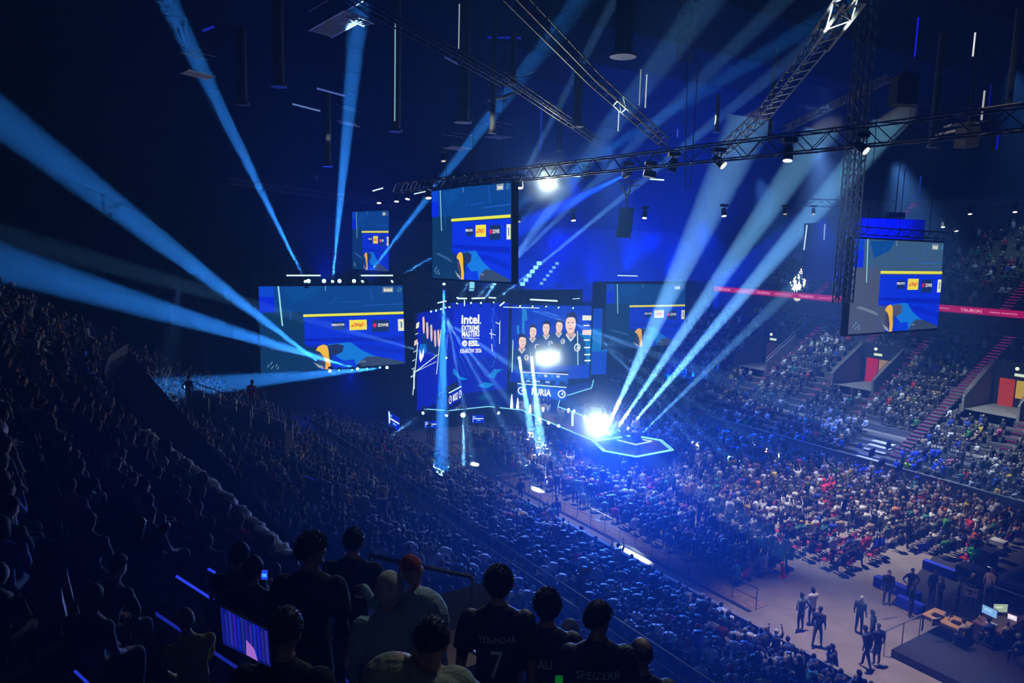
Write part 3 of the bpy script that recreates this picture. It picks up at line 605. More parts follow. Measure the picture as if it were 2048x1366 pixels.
# LED wall on the near side, seen edge on
e = empty('led_wall', AN(54, 28, 1.5), 'narrow looking LED wall on the dark side of the stage with stretched player faces', 'LED wall')
p = Panel(D(834, 628, 66), D(905, 612, 70.5), D(834, 822, 66)); fr_ = p.back(.3, dkmetal).build('frame', e)
q = [PU(p, u, v) for u, v in ((834, 628), (905, 612))]
p.rect(0, 0, 1, 1, blu2, 1); a = PU(p, 842, 700)[0]; p.rect(0, 0, a, 1, ES(3, 18, 140), 2)
for u, v in ((848, 642), (857, 655), (866, 662), (875, 675), (882, 676)):
    c, d = PU(p, u, v), PU(p, u + 4, v + 27); w = .028; sk = ES(225, 200, 205); P = p
    P.poly([(c[0] - w, c[1] - .02), (c[0] + w * .6, c[1] - .03), (c[0] + w * 1.3, c[1] + .05), (d[0] + w * .6, d[1]), (d[0] - w * .6, d[1] + .01), (c[0] - w * .8, c[1] + .09)], sk, 4)
    P.poly([(c[0] + w * .5, c[1] - .02), (c[0] + w * 2.2, c[1] + .02), (d[0] + w * 1.6, d[1]), (d[0] + w * .7, d[1])], ES(30, 20, 70), 3.5)
    P.poly([(d[0] - w * 2, d[1] + .01), (d[0] + w * 2.2, d[1] + .01), (d[0] + w * 2.6, d[1] + .14), (d[0] - w * 2.4, d[1] + .12)], ES(6, 40, 120), 3)
p.poly([PU(p, *x) for x in ((846, 690), (858, 692), (862, 705), (852, 722), (845, 710))], ES(15, 110, 225), 5); p.poly([PU(p, *x) for x in ((847, 700), (851, 712), (855, 699), (856, 715), (851, 726), (847, 716))], whi, 6)
for v, h, c in ((645, 11, (225, 235, 230)), (666, 2, None), (679, 10, (230, 205, 205)), (700, 2, None), (717, 2, None), (733, 2, None), (747, 3, None)):
    a, b = PU(p, 833.5, v + 2), PU(p, 840, v + h); m_ = ES(*(c or (190, 215, 250))); p.poly([PU(p, 834, v + 1), PU(p, 840, v - .5), PU(p, 840, v + h - .5), PU(p, 834, v + h + 1)], m_, 4)
for u0, v0, u1, v1, w in ((841, 684, 842, 786, .1), (887, 672, 887, 758, .1), (842, 742, 885, 720, .08), (886, 618, 887, 640, .06), (842, 742, 884, 733, .05)): a, b = PU(p, u0, v0), PU(p, u1, v1); p.line(a[0], a[1], b[0], b[1], w, ES(190, 230, 255, 1.3), 5)
p.mb.build('picture', fr_)

# player desks
def desk(A, B, zt, depth, label, title, g, col_, side=1, panelh=1.0):
    e = empty('player_desk', (A + B) / 2 - Vector((0, 0, zt - 1.5)), label, 'desk'); d = (B - A).normalized(); nn = Vector((-d.y, d.x, 0)) * side; L = (B - A).length
    m = MB(); m.add([A, B, B + nn * depth, A + nn * depth] + [v + Vector((0, 0, -.06)) for v in (A, B, B + nn * depth, A + nn * depth)], [(0, 1, 2, 3), (4, 7, 6, 5), (0, 4, 5, 1), (1, 5, 6, 2), (2, 6, 7, 3), (3, 7, 4, 0)], dkmetal); m.build('table_top', e)
    m = MB(); m.tube([A, B], .05, ES(190, 235, 255, 1.4), 4); m.build('edge_light', e)
    P = Panel(A + Vector((0, 0, -.1)), B + Vector((0, 0, -.1)), A + Vector((0, 0, -panelh)))
    P.rect(0, 0, 1, 1, ES(*col_), 1)
    if title: P.text(title, .3, .2, .7, .8, whi, 3, .03)
    for u in (.09, .91): P.disc(u, .5, .34, whi, 3, 16, r2=.25); P.poly([(u - .01, .5), (u + .03, .3), (u + .03, .6)], whi, 3.5)
    P.mb.build('front_panel', e)
    for i in range(5):
        c = A + d * (L * (i + .5) / 5) + nn * depth * .35 + Vector((0, 0, .33)); R3 = Matrix.Rotation(math.atan2(d.y, d.x), 3, 'Z')
        m = MB(); m.box(c, (.28, .025, .17), dkmetal, R3); m.box(c - Vector((0, 0, .25)), (.03, .03, .12), dkmetal, R3); m.box(c - Vector((0, 0, .33)) + nn * .05, (.14, .1, .01), dkmetal, R3); m.box(c + nn * .03, (.25, .004, .145), ES(60, 120, 230, 1), R3); m.build('monitor', e)
    for s_ in (.03, .97): m = MB(); c = A + d * (L * s_) + nn * depth * .5; m.box(c - Vector((0, 0, zt / 2 - .75 + .03)), (.04, depth * .4, (zt - 1.5) / 2 - .03), dkmetal, R3); m.build('leg', e)
    return e, nn, d
dA, dB = Z(1035, 767, 2.9), Z(1133, 775, 2.9)
e1, n1, d1 = desk(dA, dB, 2.9, .9, 'long player desk with glowing front and team name on the right of the stage', 'FURIA', 1, (4, 70, 200), 1, 1.25)
dC, dD = Z(898, 786, 2.9), Z(922, 773, 2.9)
e2, n2, d2 = desk(dC, dD, 2.9, .8, 'slanted player desk with glowing blue front on the dark side of the stage', 'MOUZ', 1, (4, 24, 190), 1, 1.25)
m = MB(); m.tube([Z(848, 776, 2.9), Z(881, 758, 2.9)], .07, ES(210, 235, 255, 1.4), 4); m.tube([Z(843, 782, 2.6), Z(843, 790, 2.2)], .18, ES(200, 220, 250, 1.2), 4); tag(m.build('light_bar'), 'bright slanted light bar low on the dark side of the stage', 'light bar')
# riser lights with logos under the right LED wall
e = empty('team_riser', (Z(1040, 745, 3.2) + Z(1140, 750, 3.2)) / 2, 'low glowing riser between the LED wall and the right player desk', 'riser')
A_, B_ = D(1040, 744, 77), D(1136, 749, 80); m = MB(); m.tube([A_, B_], .06, whi, 4); m.tube([D(1052, 762, 75), D(1080, 763, 75.8)], .05, whi, 4); m.tube([D(1086, 763, 76), D(1108, 766, 76.8)], .05, whi, 4); m.build('edge_light', e)
P = Panel(A_, B_, A_ + Vector((0, 0, -1.3))); P.rect(0, 0, 1, 1, ES(6, 80, 205), 1)
for i in range(6): P.rect(.1 + i * .13, .12, .17 + i * .13, .3, ES(190, 220, 255) if i % 2 else ES(60, 150, 240), 2)
P.mb.build('front_panel', e)
m = MB(); m.box(A_.lerp(B_, .5) + Vector((0, 0, -.66)) - P.n * .35, ((B_ - A_).length / 2, .3, .64), dkmetal, Matrix.Rotation(math.atan2((B_ - A_).y, (B_ - A_).x), 3, 'Z')); m.build('body', e)
# confidence monitors and speakers in front of the stage
for (u0, v0, u1, v1, dep, lb, k) in ((776, 822, 799, 862, 58, 'tall narrow monitor standing at the curtain foot, seen at an angle', 0), (849, 842, 874, 856, 61, 'low blue monitor in front of the stage on the dark side', 1), (944, 830, 968, 846, 63, 'blue monitor under the stage edge below the title wall', 2)):
    tl = D(u0, v0, dep); tr = D(u1, v0 + (14 if k == 0 else 0), dep + (1.5 if k == 0 else .3)); bl = D(u0, v1 - (12 if k == 0 else 0), dep)
    P = Panel(tl, tr, bl); e = empty('stage_monitor', Vector((bl.x, bl.y, 0)) + flat(P.x) * .5, lb, 'monitor'); fr_ = P.back(.12, dkmetal, .04).build('frame', e)
    P.rect(0, 0, 1, 1, ES(4, 30, 200), 1); P.rect(.1, .4, .95, .5, whi, 2); P.rect(.1, .15, .3, .3, ES(120, 180, 255), 2); P.rect(.4, .6, .7, .75, ES(90, 160, 255), 2); P.rect(.05, .1, .1, .9, ES(150, 190, 255), 2.5); P.mb.build('picture', fr_)
    m = MB(); c = (bl + bl + P.x) / 2 - P.n * .08; m.tube([c, Vector((c.x, c.y, .03))], .05, dkmetal, 5); m.box(Vector((c.x, c.y, .03)), (.3, .3, .03), dkmetal); m.build('stand', e)
for i, (u, v) in enumerate(((1010 + 25, 800), (1060, 805), (1022, 795))):
    pass
# flame jet boxes / floor lamps on the stage edge
for i, (u, v, h, lb) in enumerate(((1035, 817, 1.0, 'white glowing floor tube at the stage corner'), (1060, 824, .7, 'second short white glowing tube on the stage edge'), (1023, 816, 1.3, 'thin white glowing tube beside the title wall foot'))):
    m = MB(); p = Z(u, v, 1.5); m.tube([p, p + Vector((0, 0, h * .5)), p + Vector((0, 0, h))], [.12, .09, .02], ES(220, 240, 255, 2.5), 6); tag(m.build('glow_tube'), lb, 'light tube')

# ================================================================== RIG
def trs(p, q, w, label, m=dkmetal, name='lighting_truss', group=None, **k):
    b = MB(); truss(b, p, q, w, m, **k); return tag(b.build(name), label, 'truss', group)
steel2 = mat('worn_aluminium', (.22, .23, .26), .4, metal=.7)
trs(AN(44, 19.9, 19.75), AN(3, 19.9, 19.75), .55, 'long truss running over the big hanging screen toward the upper right', steel2, bay=.6)
trs(D(460, 362, 55), D(560, 378, 62), .4, 'thin truss at the left end of the rig beyond the light beam', steel2, bay=.5)
trs(D(560, 378, 62), D(790, 408, 84), .5, 'far dim truss above the small hanging screen', steel2, bay=.7)
trs(D(690, 410, 84), D(1010, 398, 84), .6, 'dim far truss behind the big hanging screen', dkmetal, bay=1)
trs(D(700, -10, 24), D(1010, 165, 36), .35, 'diagonal truss crossing the dark roof at upper left', bay=.5)
trs(D(1000, 150, 36), D(1200, 285, 48), .35, 'lower part of the diagonal truss above the blinding lamp', bay=.5)
trs(D(1020, -15, 22), D(1190, 160, 30), .4, 'diagonal truss running down from the top centre', bay=.5)
trs(D(1190, 160, 30), D(1330, 285, 38), .4, 'lower end of the central diagonal truss by the round lamp', bay=.5)
trs(D(1712, -15, 19), D(1640, 85, 23), .5, 'brightly lit pale truss piece at the top of the long diagonal', paint, bay=.6, r=.045)
trs(D(1640, 85, 23), D(1530, 225, 32), .45, 'middle part of the long diagonal truss right of centre', steel, bay=.5)
trs(D(1530, 225, 32), D(1440, 305, 40), .45, 'lowest blue lit part of the long diagonal truss', steel2, bay=.6)
trs(D(1780, 155, 36), D(1570, 258, 46), .3, 'thin truss slanting behind the tall truss tower', steel2, bay=.5)
tw = [D(1700, 300, 37), D(1722, 300, 37)]
for i, (p, lb) in enumerate(zip(tw, ('left leg of the tall truss tower beside the greyish screen', 'right leg of the tall truss tower beside the greyish screen'))):
    trs(Vector((p.x, p.y, 13.9)), Vector((p.x, p.y, 30)), .34, lb, steel, 'truss_tower', 'legs of the tall truss tower', bay=.36, r=.04)
for i, (u, lb) in enumerate(((1362, 'left of the two dim vertical trusses near the top'), (1383, 'right of the two dim vertical trusses near the top'))):
    p = D(u, 100, 40); trs(Vector((p.x, p.y, 26.5)), Vector((p.x, p.y, 36)), .3, lb, steel2, 'vertical_truss', bay=.4)
m = MB(); p = D(1388, 150, 40)
for k in (-.15, .15): m.tube([Vector((p.x + k, p.y, 19.7)), Vector((p.x + k * 2 - .1, p.y, 27))], .03, dkmetal, 4)
tag(m.build('hoist_chain'), 'pair of hoist chains hanging below the dim vertical trusses', 'chain')
trs(D(1240, 368, 44), D(1275, 366, 45), .3, 'small pale truss piece under the round lamp', paint, bay=.35)
m = MB(); m.tube([D(1245, 371, 44), D(1252, 392, 44)], .05, paint, 4); m.tube([D(1262, 371, 44), D(1256, 392, 44)], .05, paint, 4); m.tube([D(1254, 390, 44), D(1255, 418, 44)], .04, paint, 4); tag(m.build('hanger_bracket'), 'y shaped pale hanger below the round lamp', 'bracket')
trs(D(1985, 412, 50), D(2055, 412, 50), .35, 'short bright truss at the right edge over the far stand', steel, bay=.4)
trs(D(1610, 405, 62), D(1850, 412, 62), .6, 'dim truss above the dark screen back', steel2, bay=.9)
# roof catwalks that catch the beams
def grate(P, Q, w, label, n=14, m=paint, name='catwalk', tilt=0, rails=True):
    P = Vector(P); Q = Vector(Q); d = (Q - P).normalized(); s = d.cross(Vector((0, 0, 1))).normalized() * w / 2; e = empty(name, P, label, 'catwalk'); b = MB()
    for k in (-1, 1): b.tube([P + s * k, Q + s * k], .05, m, 4)
    b.build('edge_beams', e); g = MB()
    for i in range(n): c = P.lerp(Q, (i + .5) / n); g.tube([c - s, c + s], .035, m, 4)
    g.build('rungs', e)
    if rails:
        r = MB()
        for k in (-1, 1): r.tube([P + s * k + Vector((0, 0, 1)), Q + s * k + Vector((0, 0, 1))], .025, m, 4)
        r.build('handrail', e)
    return e
grate(D(640, 68, 42), D(712, 28, 40), 1.6, 'ladder like catwalk at the top lit by the rising beam', 18)
grate(D(706, 34, 40), D(738, 50, 41), .8, 'bright catwalk corner where the rising beam lands', 5, rails=False)
grate(D(368, 143, 38), D(424, 156, 39), 1.0, 'pale catwalk piece lit by the leftmost high beam', 16)
grate(D(676, 243, 50), D(716, 251, 50), 1.2, 'short pale catwalk crossing the rising beam', 5)
grate(D(895, 294, 55), D(935, 300, 56), 1.4, 'pale catwalk piece above the big hanging screen', 6)
grate(D(980, 272, 58), D(1015, 277, 59), 1.4, 'dim pale catwalk piece right of the screen truss', 6)
grate(D(990, 200, 48), D(1050, 178, 50), 1.3, 'criss crossed bright catwalk high in the centre', 12)
grate(D(1880, 268, 28), D(1925, 258, 28), .5, 'bright white beam left of the black hoist on the right', 3, rails=False)
grate(D(1940, 275, 28), D(2025, 262, 28), .7, 'bright white catwalk beam right of the black hoist', 8)
grate(D(1894, 252, 29), D(1970, 242, 29), .4, 'thin bright catwalk above the black hoist', 16, rails=False)
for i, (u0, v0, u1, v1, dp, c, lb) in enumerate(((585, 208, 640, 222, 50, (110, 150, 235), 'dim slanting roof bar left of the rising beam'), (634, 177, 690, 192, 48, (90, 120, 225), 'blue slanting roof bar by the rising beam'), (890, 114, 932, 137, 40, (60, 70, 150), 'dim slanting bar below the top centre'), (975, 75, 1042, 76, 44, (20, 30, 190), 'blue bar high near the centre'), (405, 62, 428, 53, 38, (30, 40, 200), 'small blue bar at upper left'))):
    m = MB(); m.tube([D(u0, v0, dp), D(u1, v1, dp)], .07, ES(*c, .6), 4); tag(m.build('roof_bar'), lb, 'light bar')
# ducts and vertical blue strips in the roof
for i, (u, v0, v1, w, dp, lb) in enumerate(((483, 60, 205, 20, 34, 'hanging cloth duct at upper left'), (556, -20, 168, 22, 34, 'hanging duct right of the leftmost one'), (655, 190, 330, 14, 46, 'short hanging duct beside the rising beam'), (793, -20, 258, 18, 40, 'hanging duct with a shining edge left of centre'), (928, -20, 240, 24, 40, 'wide hanging duct with a bright stripe in the top centre'), (987, 40, 262, 12, 42, 'dark thin duct right of the wide one'), (1026, 70, 165, 12, 42, 'short dark duct near the blue bar'), (1156, 130, 250, 18, 44, 'dark duct above the central diagonal truss'), (1249, -20, 108, 36, 30, 'thickest hanging duct with a flange at the top'), (1435, 190, 262, 8, 60, 'small blue duct in the haze'), (1875, 70, 290, 14, 34, 'long hanging duct on the right with a round foot'), (2028, 20, 210, 12, 34, 'thin hanging duct at the right edge'), (1545, 100, 280, 8, 60, 'faint duct in the haze right of centre'), (1120, 190, 300, 9, 62, 'blue hanging duct above the blinding lamp'))):
    p = D(u, (v0 + v1) / 2, dp); zt = D(u, v0, dp).z; zb = D(u, v1, dp).z; r = w / 2 / FPX * dp; c = Vector((p.x, p.y, zb)); H = min(35.5, zt) - zb
    e = empty('hanging_duct', c, lb, 'duct'); m = MB(); m.lathe(c, [(r, 0), (r, H)], ductm, 14); m.build('tube', e, smooth=False)
    f = MB(); f.lathe(c, [(r * 1.5, -.08), (r * 1.5, .04), (r, .1)], steel2, 14); f.build('foot_ring', e)
    g = MB()
    for k in range(1, int(H / 1.6)): g.lathe(c + Vector((0, 0, k * 1.6)), [(r * 1.03, -.04), (r * 1.03, .04)], steel2, 12)
    if len(g.v): g.build('hoops', e)
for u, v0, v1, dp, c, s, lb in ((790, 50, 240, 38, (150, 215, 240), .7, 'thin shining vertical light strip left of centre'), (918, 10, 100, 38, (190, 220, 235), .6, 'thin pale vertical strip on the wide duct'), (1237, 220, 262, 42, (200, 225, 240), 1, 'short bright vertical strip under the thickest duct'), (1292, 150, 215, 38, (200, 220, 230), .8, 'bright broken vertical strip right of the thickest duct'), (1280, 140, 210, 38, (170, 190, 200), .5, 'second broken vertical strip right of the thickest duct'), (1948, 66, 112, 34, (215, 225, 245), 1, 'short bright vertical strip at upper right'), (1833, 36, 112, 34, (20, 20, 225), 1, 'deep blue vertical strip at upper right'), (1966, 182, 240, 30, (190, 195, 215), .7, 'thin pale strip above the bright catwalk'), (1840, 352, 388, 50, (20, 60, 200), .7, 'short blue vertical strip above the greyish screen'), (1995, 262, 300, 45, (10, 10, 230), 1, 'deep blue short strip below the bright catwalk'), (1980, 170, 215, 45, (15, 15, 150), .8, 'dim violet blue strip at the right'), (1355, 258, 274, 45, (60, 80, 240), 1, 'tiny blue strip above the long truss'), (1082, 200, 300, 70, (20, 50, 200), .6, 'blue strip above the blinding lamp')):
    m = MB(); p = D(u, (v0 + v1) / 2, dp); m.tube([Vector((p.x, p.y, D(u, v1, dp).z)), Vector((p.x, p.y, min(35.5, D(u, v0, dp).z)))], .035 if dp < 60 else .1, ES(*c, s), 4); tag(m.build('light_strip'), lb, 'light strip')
for u, v, dp, sx, sz_, lb in ((1807, 183, 30, .42, .55, 'black hoist motor box hanging right of the truss tower'), (1934, 275, 27, .25, .35, 'black hoist in front of the bright catwalk')):
    p = D(u, v, dp); e = empty('hoist_motor', p, lb, 'hoist'); m = MB(); m.box(p, (sx, .35, sz_), black); m.box(p + Vector((0, 0, sz_ + .1)), (sx * .5, .2, .1), black); m.build('body', e); m = MB(); m.tube([p + Vector((0, 0, sz_)), Vector((p.x, p.y, 35.5))], .03, dkmetal, 4); m.build('chain', e)
# speaker arrays: dim stacks hanging in the haze
for u, v, dp, k, lb in ((1755, 440, 47, 5, 'dark line array speaker left of the blue cover box'), (1790, 430, 47, 4, 'dark line array speaker in front of the blue cover box'), (1252, 420, 52, 6, 'dark line array speaker below the round lamp')):
    p = D(u, v, dp); e = empty('line_array_speaker', p, lb, 'speaker')
    for i in range(k): m = MB(); m.box(p + Vector((0, .03 * i * i, -.34 * i)), (.5, .3, .155), dkmetal, Matrix.Rotation(.05 * i, 3, 'X')); m.build('cabinet', e)
    m = MB(); m.tube([p + Vector((0, 0, .1)), p + Vector((0, 0, 4))], .03, dkmetal, 4); m.build('chain', e)
# LED battens
for pts, dp, r, lb in (([(573, 551), (641, 551)], 61, .06, 'left white batten above the left stage screen'), ([(722, 551), (786, 551)], 64, .06, 'right white batten above the left stage screen'), ([(1060, 599), (1115, 602)], 72, .08, 'white batten over the right LED wall'), ([(912, 597), (934, 597)], 70, .07, 'white batten over the title wall on its left'), ([(943, 597), (970, 596)], 71, .07, 'white batten over the middle of the title wall'), ([(977, 595), (992, 596)], 71, .06, 'short white batten over the right of the title wall'), ([(875, 606), (893, 602)], 68, .06, 'slanting white batten over the narrow LED wall'), ([(999, 612), (1009, 604)], 72, .07, 'small slanting batten at the LED wall corner'), ([(1235, 551), (1275, 552)], 84, .05, 'thin batten above the pale screen'), ([(1145, 598), (1160, 597)], 75, .03, 'tiny batten end over the sponsor panel'), ([(929, 600), (929, 612)], 69, .05, 'small upright light over the title wall'), ([(828, 740), (828, 778)], 62, .05, 'thin upright light left of the narrow LED wall'), ([(778, 823), (779, 846)], 57.8, .05, 'upright light edge on the tall narrow monitor'),
        ([(1145, 825), (1145, 852)], 60, .10, 'bright upright tube between stage and runway'), ([(745, 382), (766, 376)], 60, .05, 'pale bar beside the small spotlights'), ([(828, 388), (860, 381)], 44, .03, 'thin bright rail end left of the big hanging screen'), ([(1300, 358), (1328, 360)], 50, .05, 'pale short bar left of the hanging spotlights'), ([(1120, 351), (1160, 353)], 50, .04, 'pale bar right of the blinding roof lamp')):
    m = MB(); m.tube([D(u, v, dp) for u, v in pts], r, ES(190, 230, 255, 1.5), 5); tag(m.build('led_batten'), lb, 'light bar')

# ------------------------------------------------------------------ beams of light in the haze
BL = (.16, .6, 1.); CY = (.8, 1., 1.)
def beam(u0, v0, d0, u1, v1, d1, w, ang, label, c=BL, lens_s=6, group=None, size=.15, blend=.5, yoke=-1, name='moving_head_light'):
    return fixture(D(u0, v0, d0), D(u1, v1, d1), label, w, ang, c, (.35, .75, 1), lens_s, size, group, blend, yoke, name=name)
K = 3.0e6
beam(611, 563, 61, 330, -10, 36, K * 1.0, 2.4, 'light above the left screen throwing the leftmost high beam')
beam(665, 563, 63, 717, 30, 41, K * 1.0, 2.8, 'light above the left screen throwing the straight rising beam')
beam(725, 563, 64.5, 1025, 175, 50, K * 2.2, 2.8, 'light above the left screen throwing a beam behind the small screen')
beam(784, 563, 66, 1010, 425, 60, K * 1.3, 2.0, 'rightmost light above the left screen with a slanting beam')
beam(660, 742, 61, -60, 190, 28, K * .9, 3.0, 'light under the left screen throwing the steep beam to the left', yoke=1)
beam(715, 738, 63.5, -100, 495, 28, K * .9, 3.0, 'light under the left screen throwing the middle beam to the left', yoke=1)
beam(774, 735, 65.5, 330, 778, 36, K * .7, 2.6, 'light under the left screen throwing the low beam to the left', yoke=1)
for i, (u, s) in enumerate(((617, 26), (648, 26), (679, 24), (708, 14), (737, 7), (765, 3))):
    fixture(D(u, 562, 61.5 + i), Vector((-4, 10, 13)), ('%s bright round wash light above the left screen' % ['leftmost', 'second', 'third', 'fourth', 'fifth and smaller', 'smallest rightmost'][i]), 0, 60, (.05, .3, 1), (.15, .6, 1), s, .18, 'wash lights above the left screen', yoke=-1, name='wash_light')
for i, (u, v) in enumerate(((678, 741), (704, 740), (734, 737), (760, 734))):
    fixture(D(u, v, 62 + i), Vector((-4, 10, 13)), '%s unlit looking small light under the left screen' % ['first', 'second', 'third', 'fourth'][i], 0, 60, BL, (.3, .6, 1), 1.5, .09, 'small lights under the left screen', yoke=1, name='wash_light')
# fan of beams by the hexagonal stage
beam(1216, 850, 57, 1407, 440, 80, K * 5.5, 6.4, 'runway light throwing the widest steep white beam', CY, 14)
beam(1234, 857, 57, 1490, 484, 80, K * 5.2, 4.2, 'second runway light from the left with a long beam', CY)
beam(1253, 862, 57, 1620, 432, 80, K * 6, 3.8, 'runway light behind the trophy with a long slanting beam', CY)
beam(1280, 870, 56, 1560, 600, 80, K * 2.0, 2.6, 'rightmost runway light with a thin low beam', CY)
beam(1222, 856, 57, 1500, 660, 75, K * .3, 1.6, 'runway light with a faint low beam', CY)
# beams down onto the stage from the stage rig
for i, (u0, v0, u1, v1, w, a) in enumerate(((862, 623, 935, 672, .30, 1.4), (872, 621, 940, 705, .30, 1.4), (882, 618, 950, 745, .3, 1.4), (891, 615, 925, 800, .3, 1.6), (899, 614, 885, 800, .3, 1.6))):
    beam(u0, v0, 65.5, u1, v1, 59, K * w * 1.3, a * 1.3, '%s of five lights fanning down from the corner of the narrow LED wall' % ['leftmost', 'second', 'middle', 'fourth', 'rightmost'][i], CY, 5, 'fan of lights over the stage corner', .1, yoke=1)
beam(888, 568, 62, 882, 960, 48, K * 1.2, 3.8, 'light behind the big hanging screen throwing a wide vertical beam down', BL, 4, yoke=1)
beam(915, 596, 66, 945, 560, 64, K * .2, 1.6, 'small light over the title wall beaming up', CY, 4, size=.1)
for i, (u0, v0, u1, v1) in enumerate(((914, 607, 985, 470), (942, 606, 1010, 540), (962, 606, 985, 575), (987, 605, 1250, 390))):
    beam(u0, v0, 70, u1, v1, 64, K * [.7, .6, .5, 1.4][i], 1.6 if i < 3 else 2.2, '%s small light over the title wall with a short beam up' % ['leftmost', 'second', 'third', 'rightmost'][i], CY, 5, 'small lights over the title wall', .1)
for i, (u0, v0, u1, v1) in enumerate(((1040, 612, 1150, 650), (1065, 613, 1170, 655), (1092, 613, 1250, 715), (1117, 615, 1220, 705), (1146, 616, 1235, 715))):
    beam(u0, v0, 72, u1, v1, 66, K * .4, 1.6, '%s of five thin light beams over the right LED wall' % ['leftmost', 'second', 'middle', 'fourth', 'rightmost'][i], CY, 5, 'row of lights over the right LED wall', .1, yoke=1)
beam(1038, 716, 72, 1085, 1000, 50, K * 1.4, 3.0, 'left light of the pair before the player wall, beam down into the crowd', CY, 10, yoke=1)
beam(1063, 715, 72, 1095, 1010, 50, K * 1.8, 3.4, 'right light of the pair before the player wall, beam down into the crowd', CY, 10, yoke=1)
beam(846, 826, 60, 770, 880, 55, K * .6, 1.8, 'light under the stage edge beaming to the left railing', CY, 6, yoke=1)
beam(926, 830, 61, 927, 893, 55, K * .6, 2.0, 'bright light under the stage front shining straight down', CY, 30, yoke=1, size=.22)
beam(893, 831, 61, 886, 855, 60, K * .1, 1.6, 'small light under the stage front left of the bright one', CY, 6, yoke=1)
beam(997, 826, 62, 1012, 838, 61, K * .08, 1.6, 'small light under the stage front right of the bright one', CY, 6, yoke=1)
beam(893, 716, 66, 835, 700, 64, K * .2, 3, 'bright small light on the near LED wall', CY, 12, yoke=1, size=.1)
beam(905, 835, 56, 1000, 1100, 40, K * .4, 3.2, 'light below the title wall with a soft beam across the floor seats', BL, 3, yoke=1) if False else None
# crossing beams above the stage from the roof on the right
beam(1250, 350, 48, 990, 480, 78, K * 2., 5.0, 'round roof lamp beside the y shaped hanger with a long blue beam', (.02, .10, 1), 14, yoke=1, size=.26)
beam(1172, 355, 50, 1165, 420, 52, K * .0, 20, 'white roof lamp right of the blinding one', CY, 14, yoke=1, size=.2)
for i, (u, v, dp, s, sz, lb) in enumerate(((1343, 343, 29, 3, .17, 'white spotlight under the long truss, left of the three larger ones'), (1447, 331, 26, 3.5, .16, 'tilted white spotlight in the middle of the long truss'), (1575, 321, 23, 2.5, .16, 'large white spotlight near the bright end of the long truss'), (1732, 302, 20, 3, .13, 'side turned white spotlight just right of the truss tower'), (1288, 345, 32, 3, .18, 'edge on spotlight right of the round lamp'))):
    p = D(u, v, dp); q = p + Vector(((-.5, .3, -2), (.8, -.6, -.8), (-.2, -.4, -2), (.8, -.9, -.9), (-1.5, .2, .3))[i]); fixture(p, q, lb, 0, 40, CY, (1, .98, .95), s * 2, sz, None, yoke=1, name='spotlight')
for i, (u, v, dp, lb) in enumerate(((1040, 376, 46, 'small white lamp at the right corner of the big hanging screen'), (857, 396, 44, 'white lamp left of the big hanging screen'), (815, 398, 55, 'tilted small white lamp above the small screen'), (793, 403, 58, 'small white lamp third from the left screen corner'), (758, 406, 60, 'smallest white lamp over the small hanging screen'), (1289, 436, 56, 'white lamp below the long truss in the haze'), (1147, 441, 56, 'small white lamp in the blue haze under the blinding one'), (1448, 432, 54, 'white lamp in the haze between the long beams'), (1037, 443, 60, 'dim lamp right of the big screen'), (1570, 428, 54, 'dim wide lamp near the dark screen back'), (1627, 428, 54, 'second dim lamp near the dark screen back'), (1886, 454, 54, 'small lamp over the far stand above the greyish screen corner'), (1913, 462, 54, 'second small lamp over the far stand'), (1940, 428, 54, 'small slanted lamp at upper right of the greyish screen'), (2030, 424, 50, 'hook shaped lamp under the short bright truss'), (887, 322, 42, 'dark round lamp with pale rim above the screen truss'))):
    p = D(u, v, dp); fixture(p, p + Vector((.2 * math.sin(i * 2.2), -.5, -1.6)), lb, 0, 40, CY, (1, .98, .95), 4 if 'dim' not in lb and 'dark' not in lb else .6, .2 if i < 9 else .15, None, yoke=1, name='spotlight')
# blinding lamps that look straight at the camera
BK = .05
def blinder(u, v, dp, label, s, r, w, c, ang=34, aim=None, n=1, spread=0):
    p = D(u, v, dp); d = (Vector((0, 0, EYE)) - p).normalized(); e = fixture(p, aim or Vector((0, 0, EYE)), label, 0, 40, c, (1, 1, .97), s, r, None, yoke=1, name='blinding_lamp')
    spot(p + d * .3, aim or Vector((0, 0, EYE)), w * BK, ang, c, .6, .25)
    return e
blinder(1095, 366, 48, 'blinding white roof lamp right of the big hanging screen', 60, .42, 42000, (.75, .88, 1))
blinder(1082, 716, 72, 'left half of the blinding lamp pair in front of the player wall', 60, .42, 50000, (.7, .85, 1))
blinder(1110, 713, 72.3, 'right half of the blinding lamp pair in front of the player wall', 60, .42, 50000, (.7, .85, 1))
blinder(1190, 838, 57.5, 'upper blinding lamp at the runway beside the hexagonal stage', 60, .36, 36000, (.6, .8, 1))
blinder(1204, 856, 56.6, 'lower blinding lamp at the runway beside the hexagonal stage', 60, .36, 36000, (.6, .8, 1))
# small white lights along the runway edge
for i, (u, v, s) in enumerate(((1079, 838, 8), (1097, 846, 14), (1117, 852, 8), (1170, 834, 14), (1148, 822, 5), (1137, 819, 4), (1086, 817, 4))):
    m = MB(); p = Z(u, v, 1.6); m.ell(p, (.12, .12, .12), EM(.7, .9, 1, s), nu=8, nv=6); tag(m.build('runway_light'), '%s small glowing lamp on the runway edge' % ['first', 'bright second', 'third', 'brightest', 'fifth', 'sixth', 'faint last'][i], 'lamp', 'runway edge lamps')

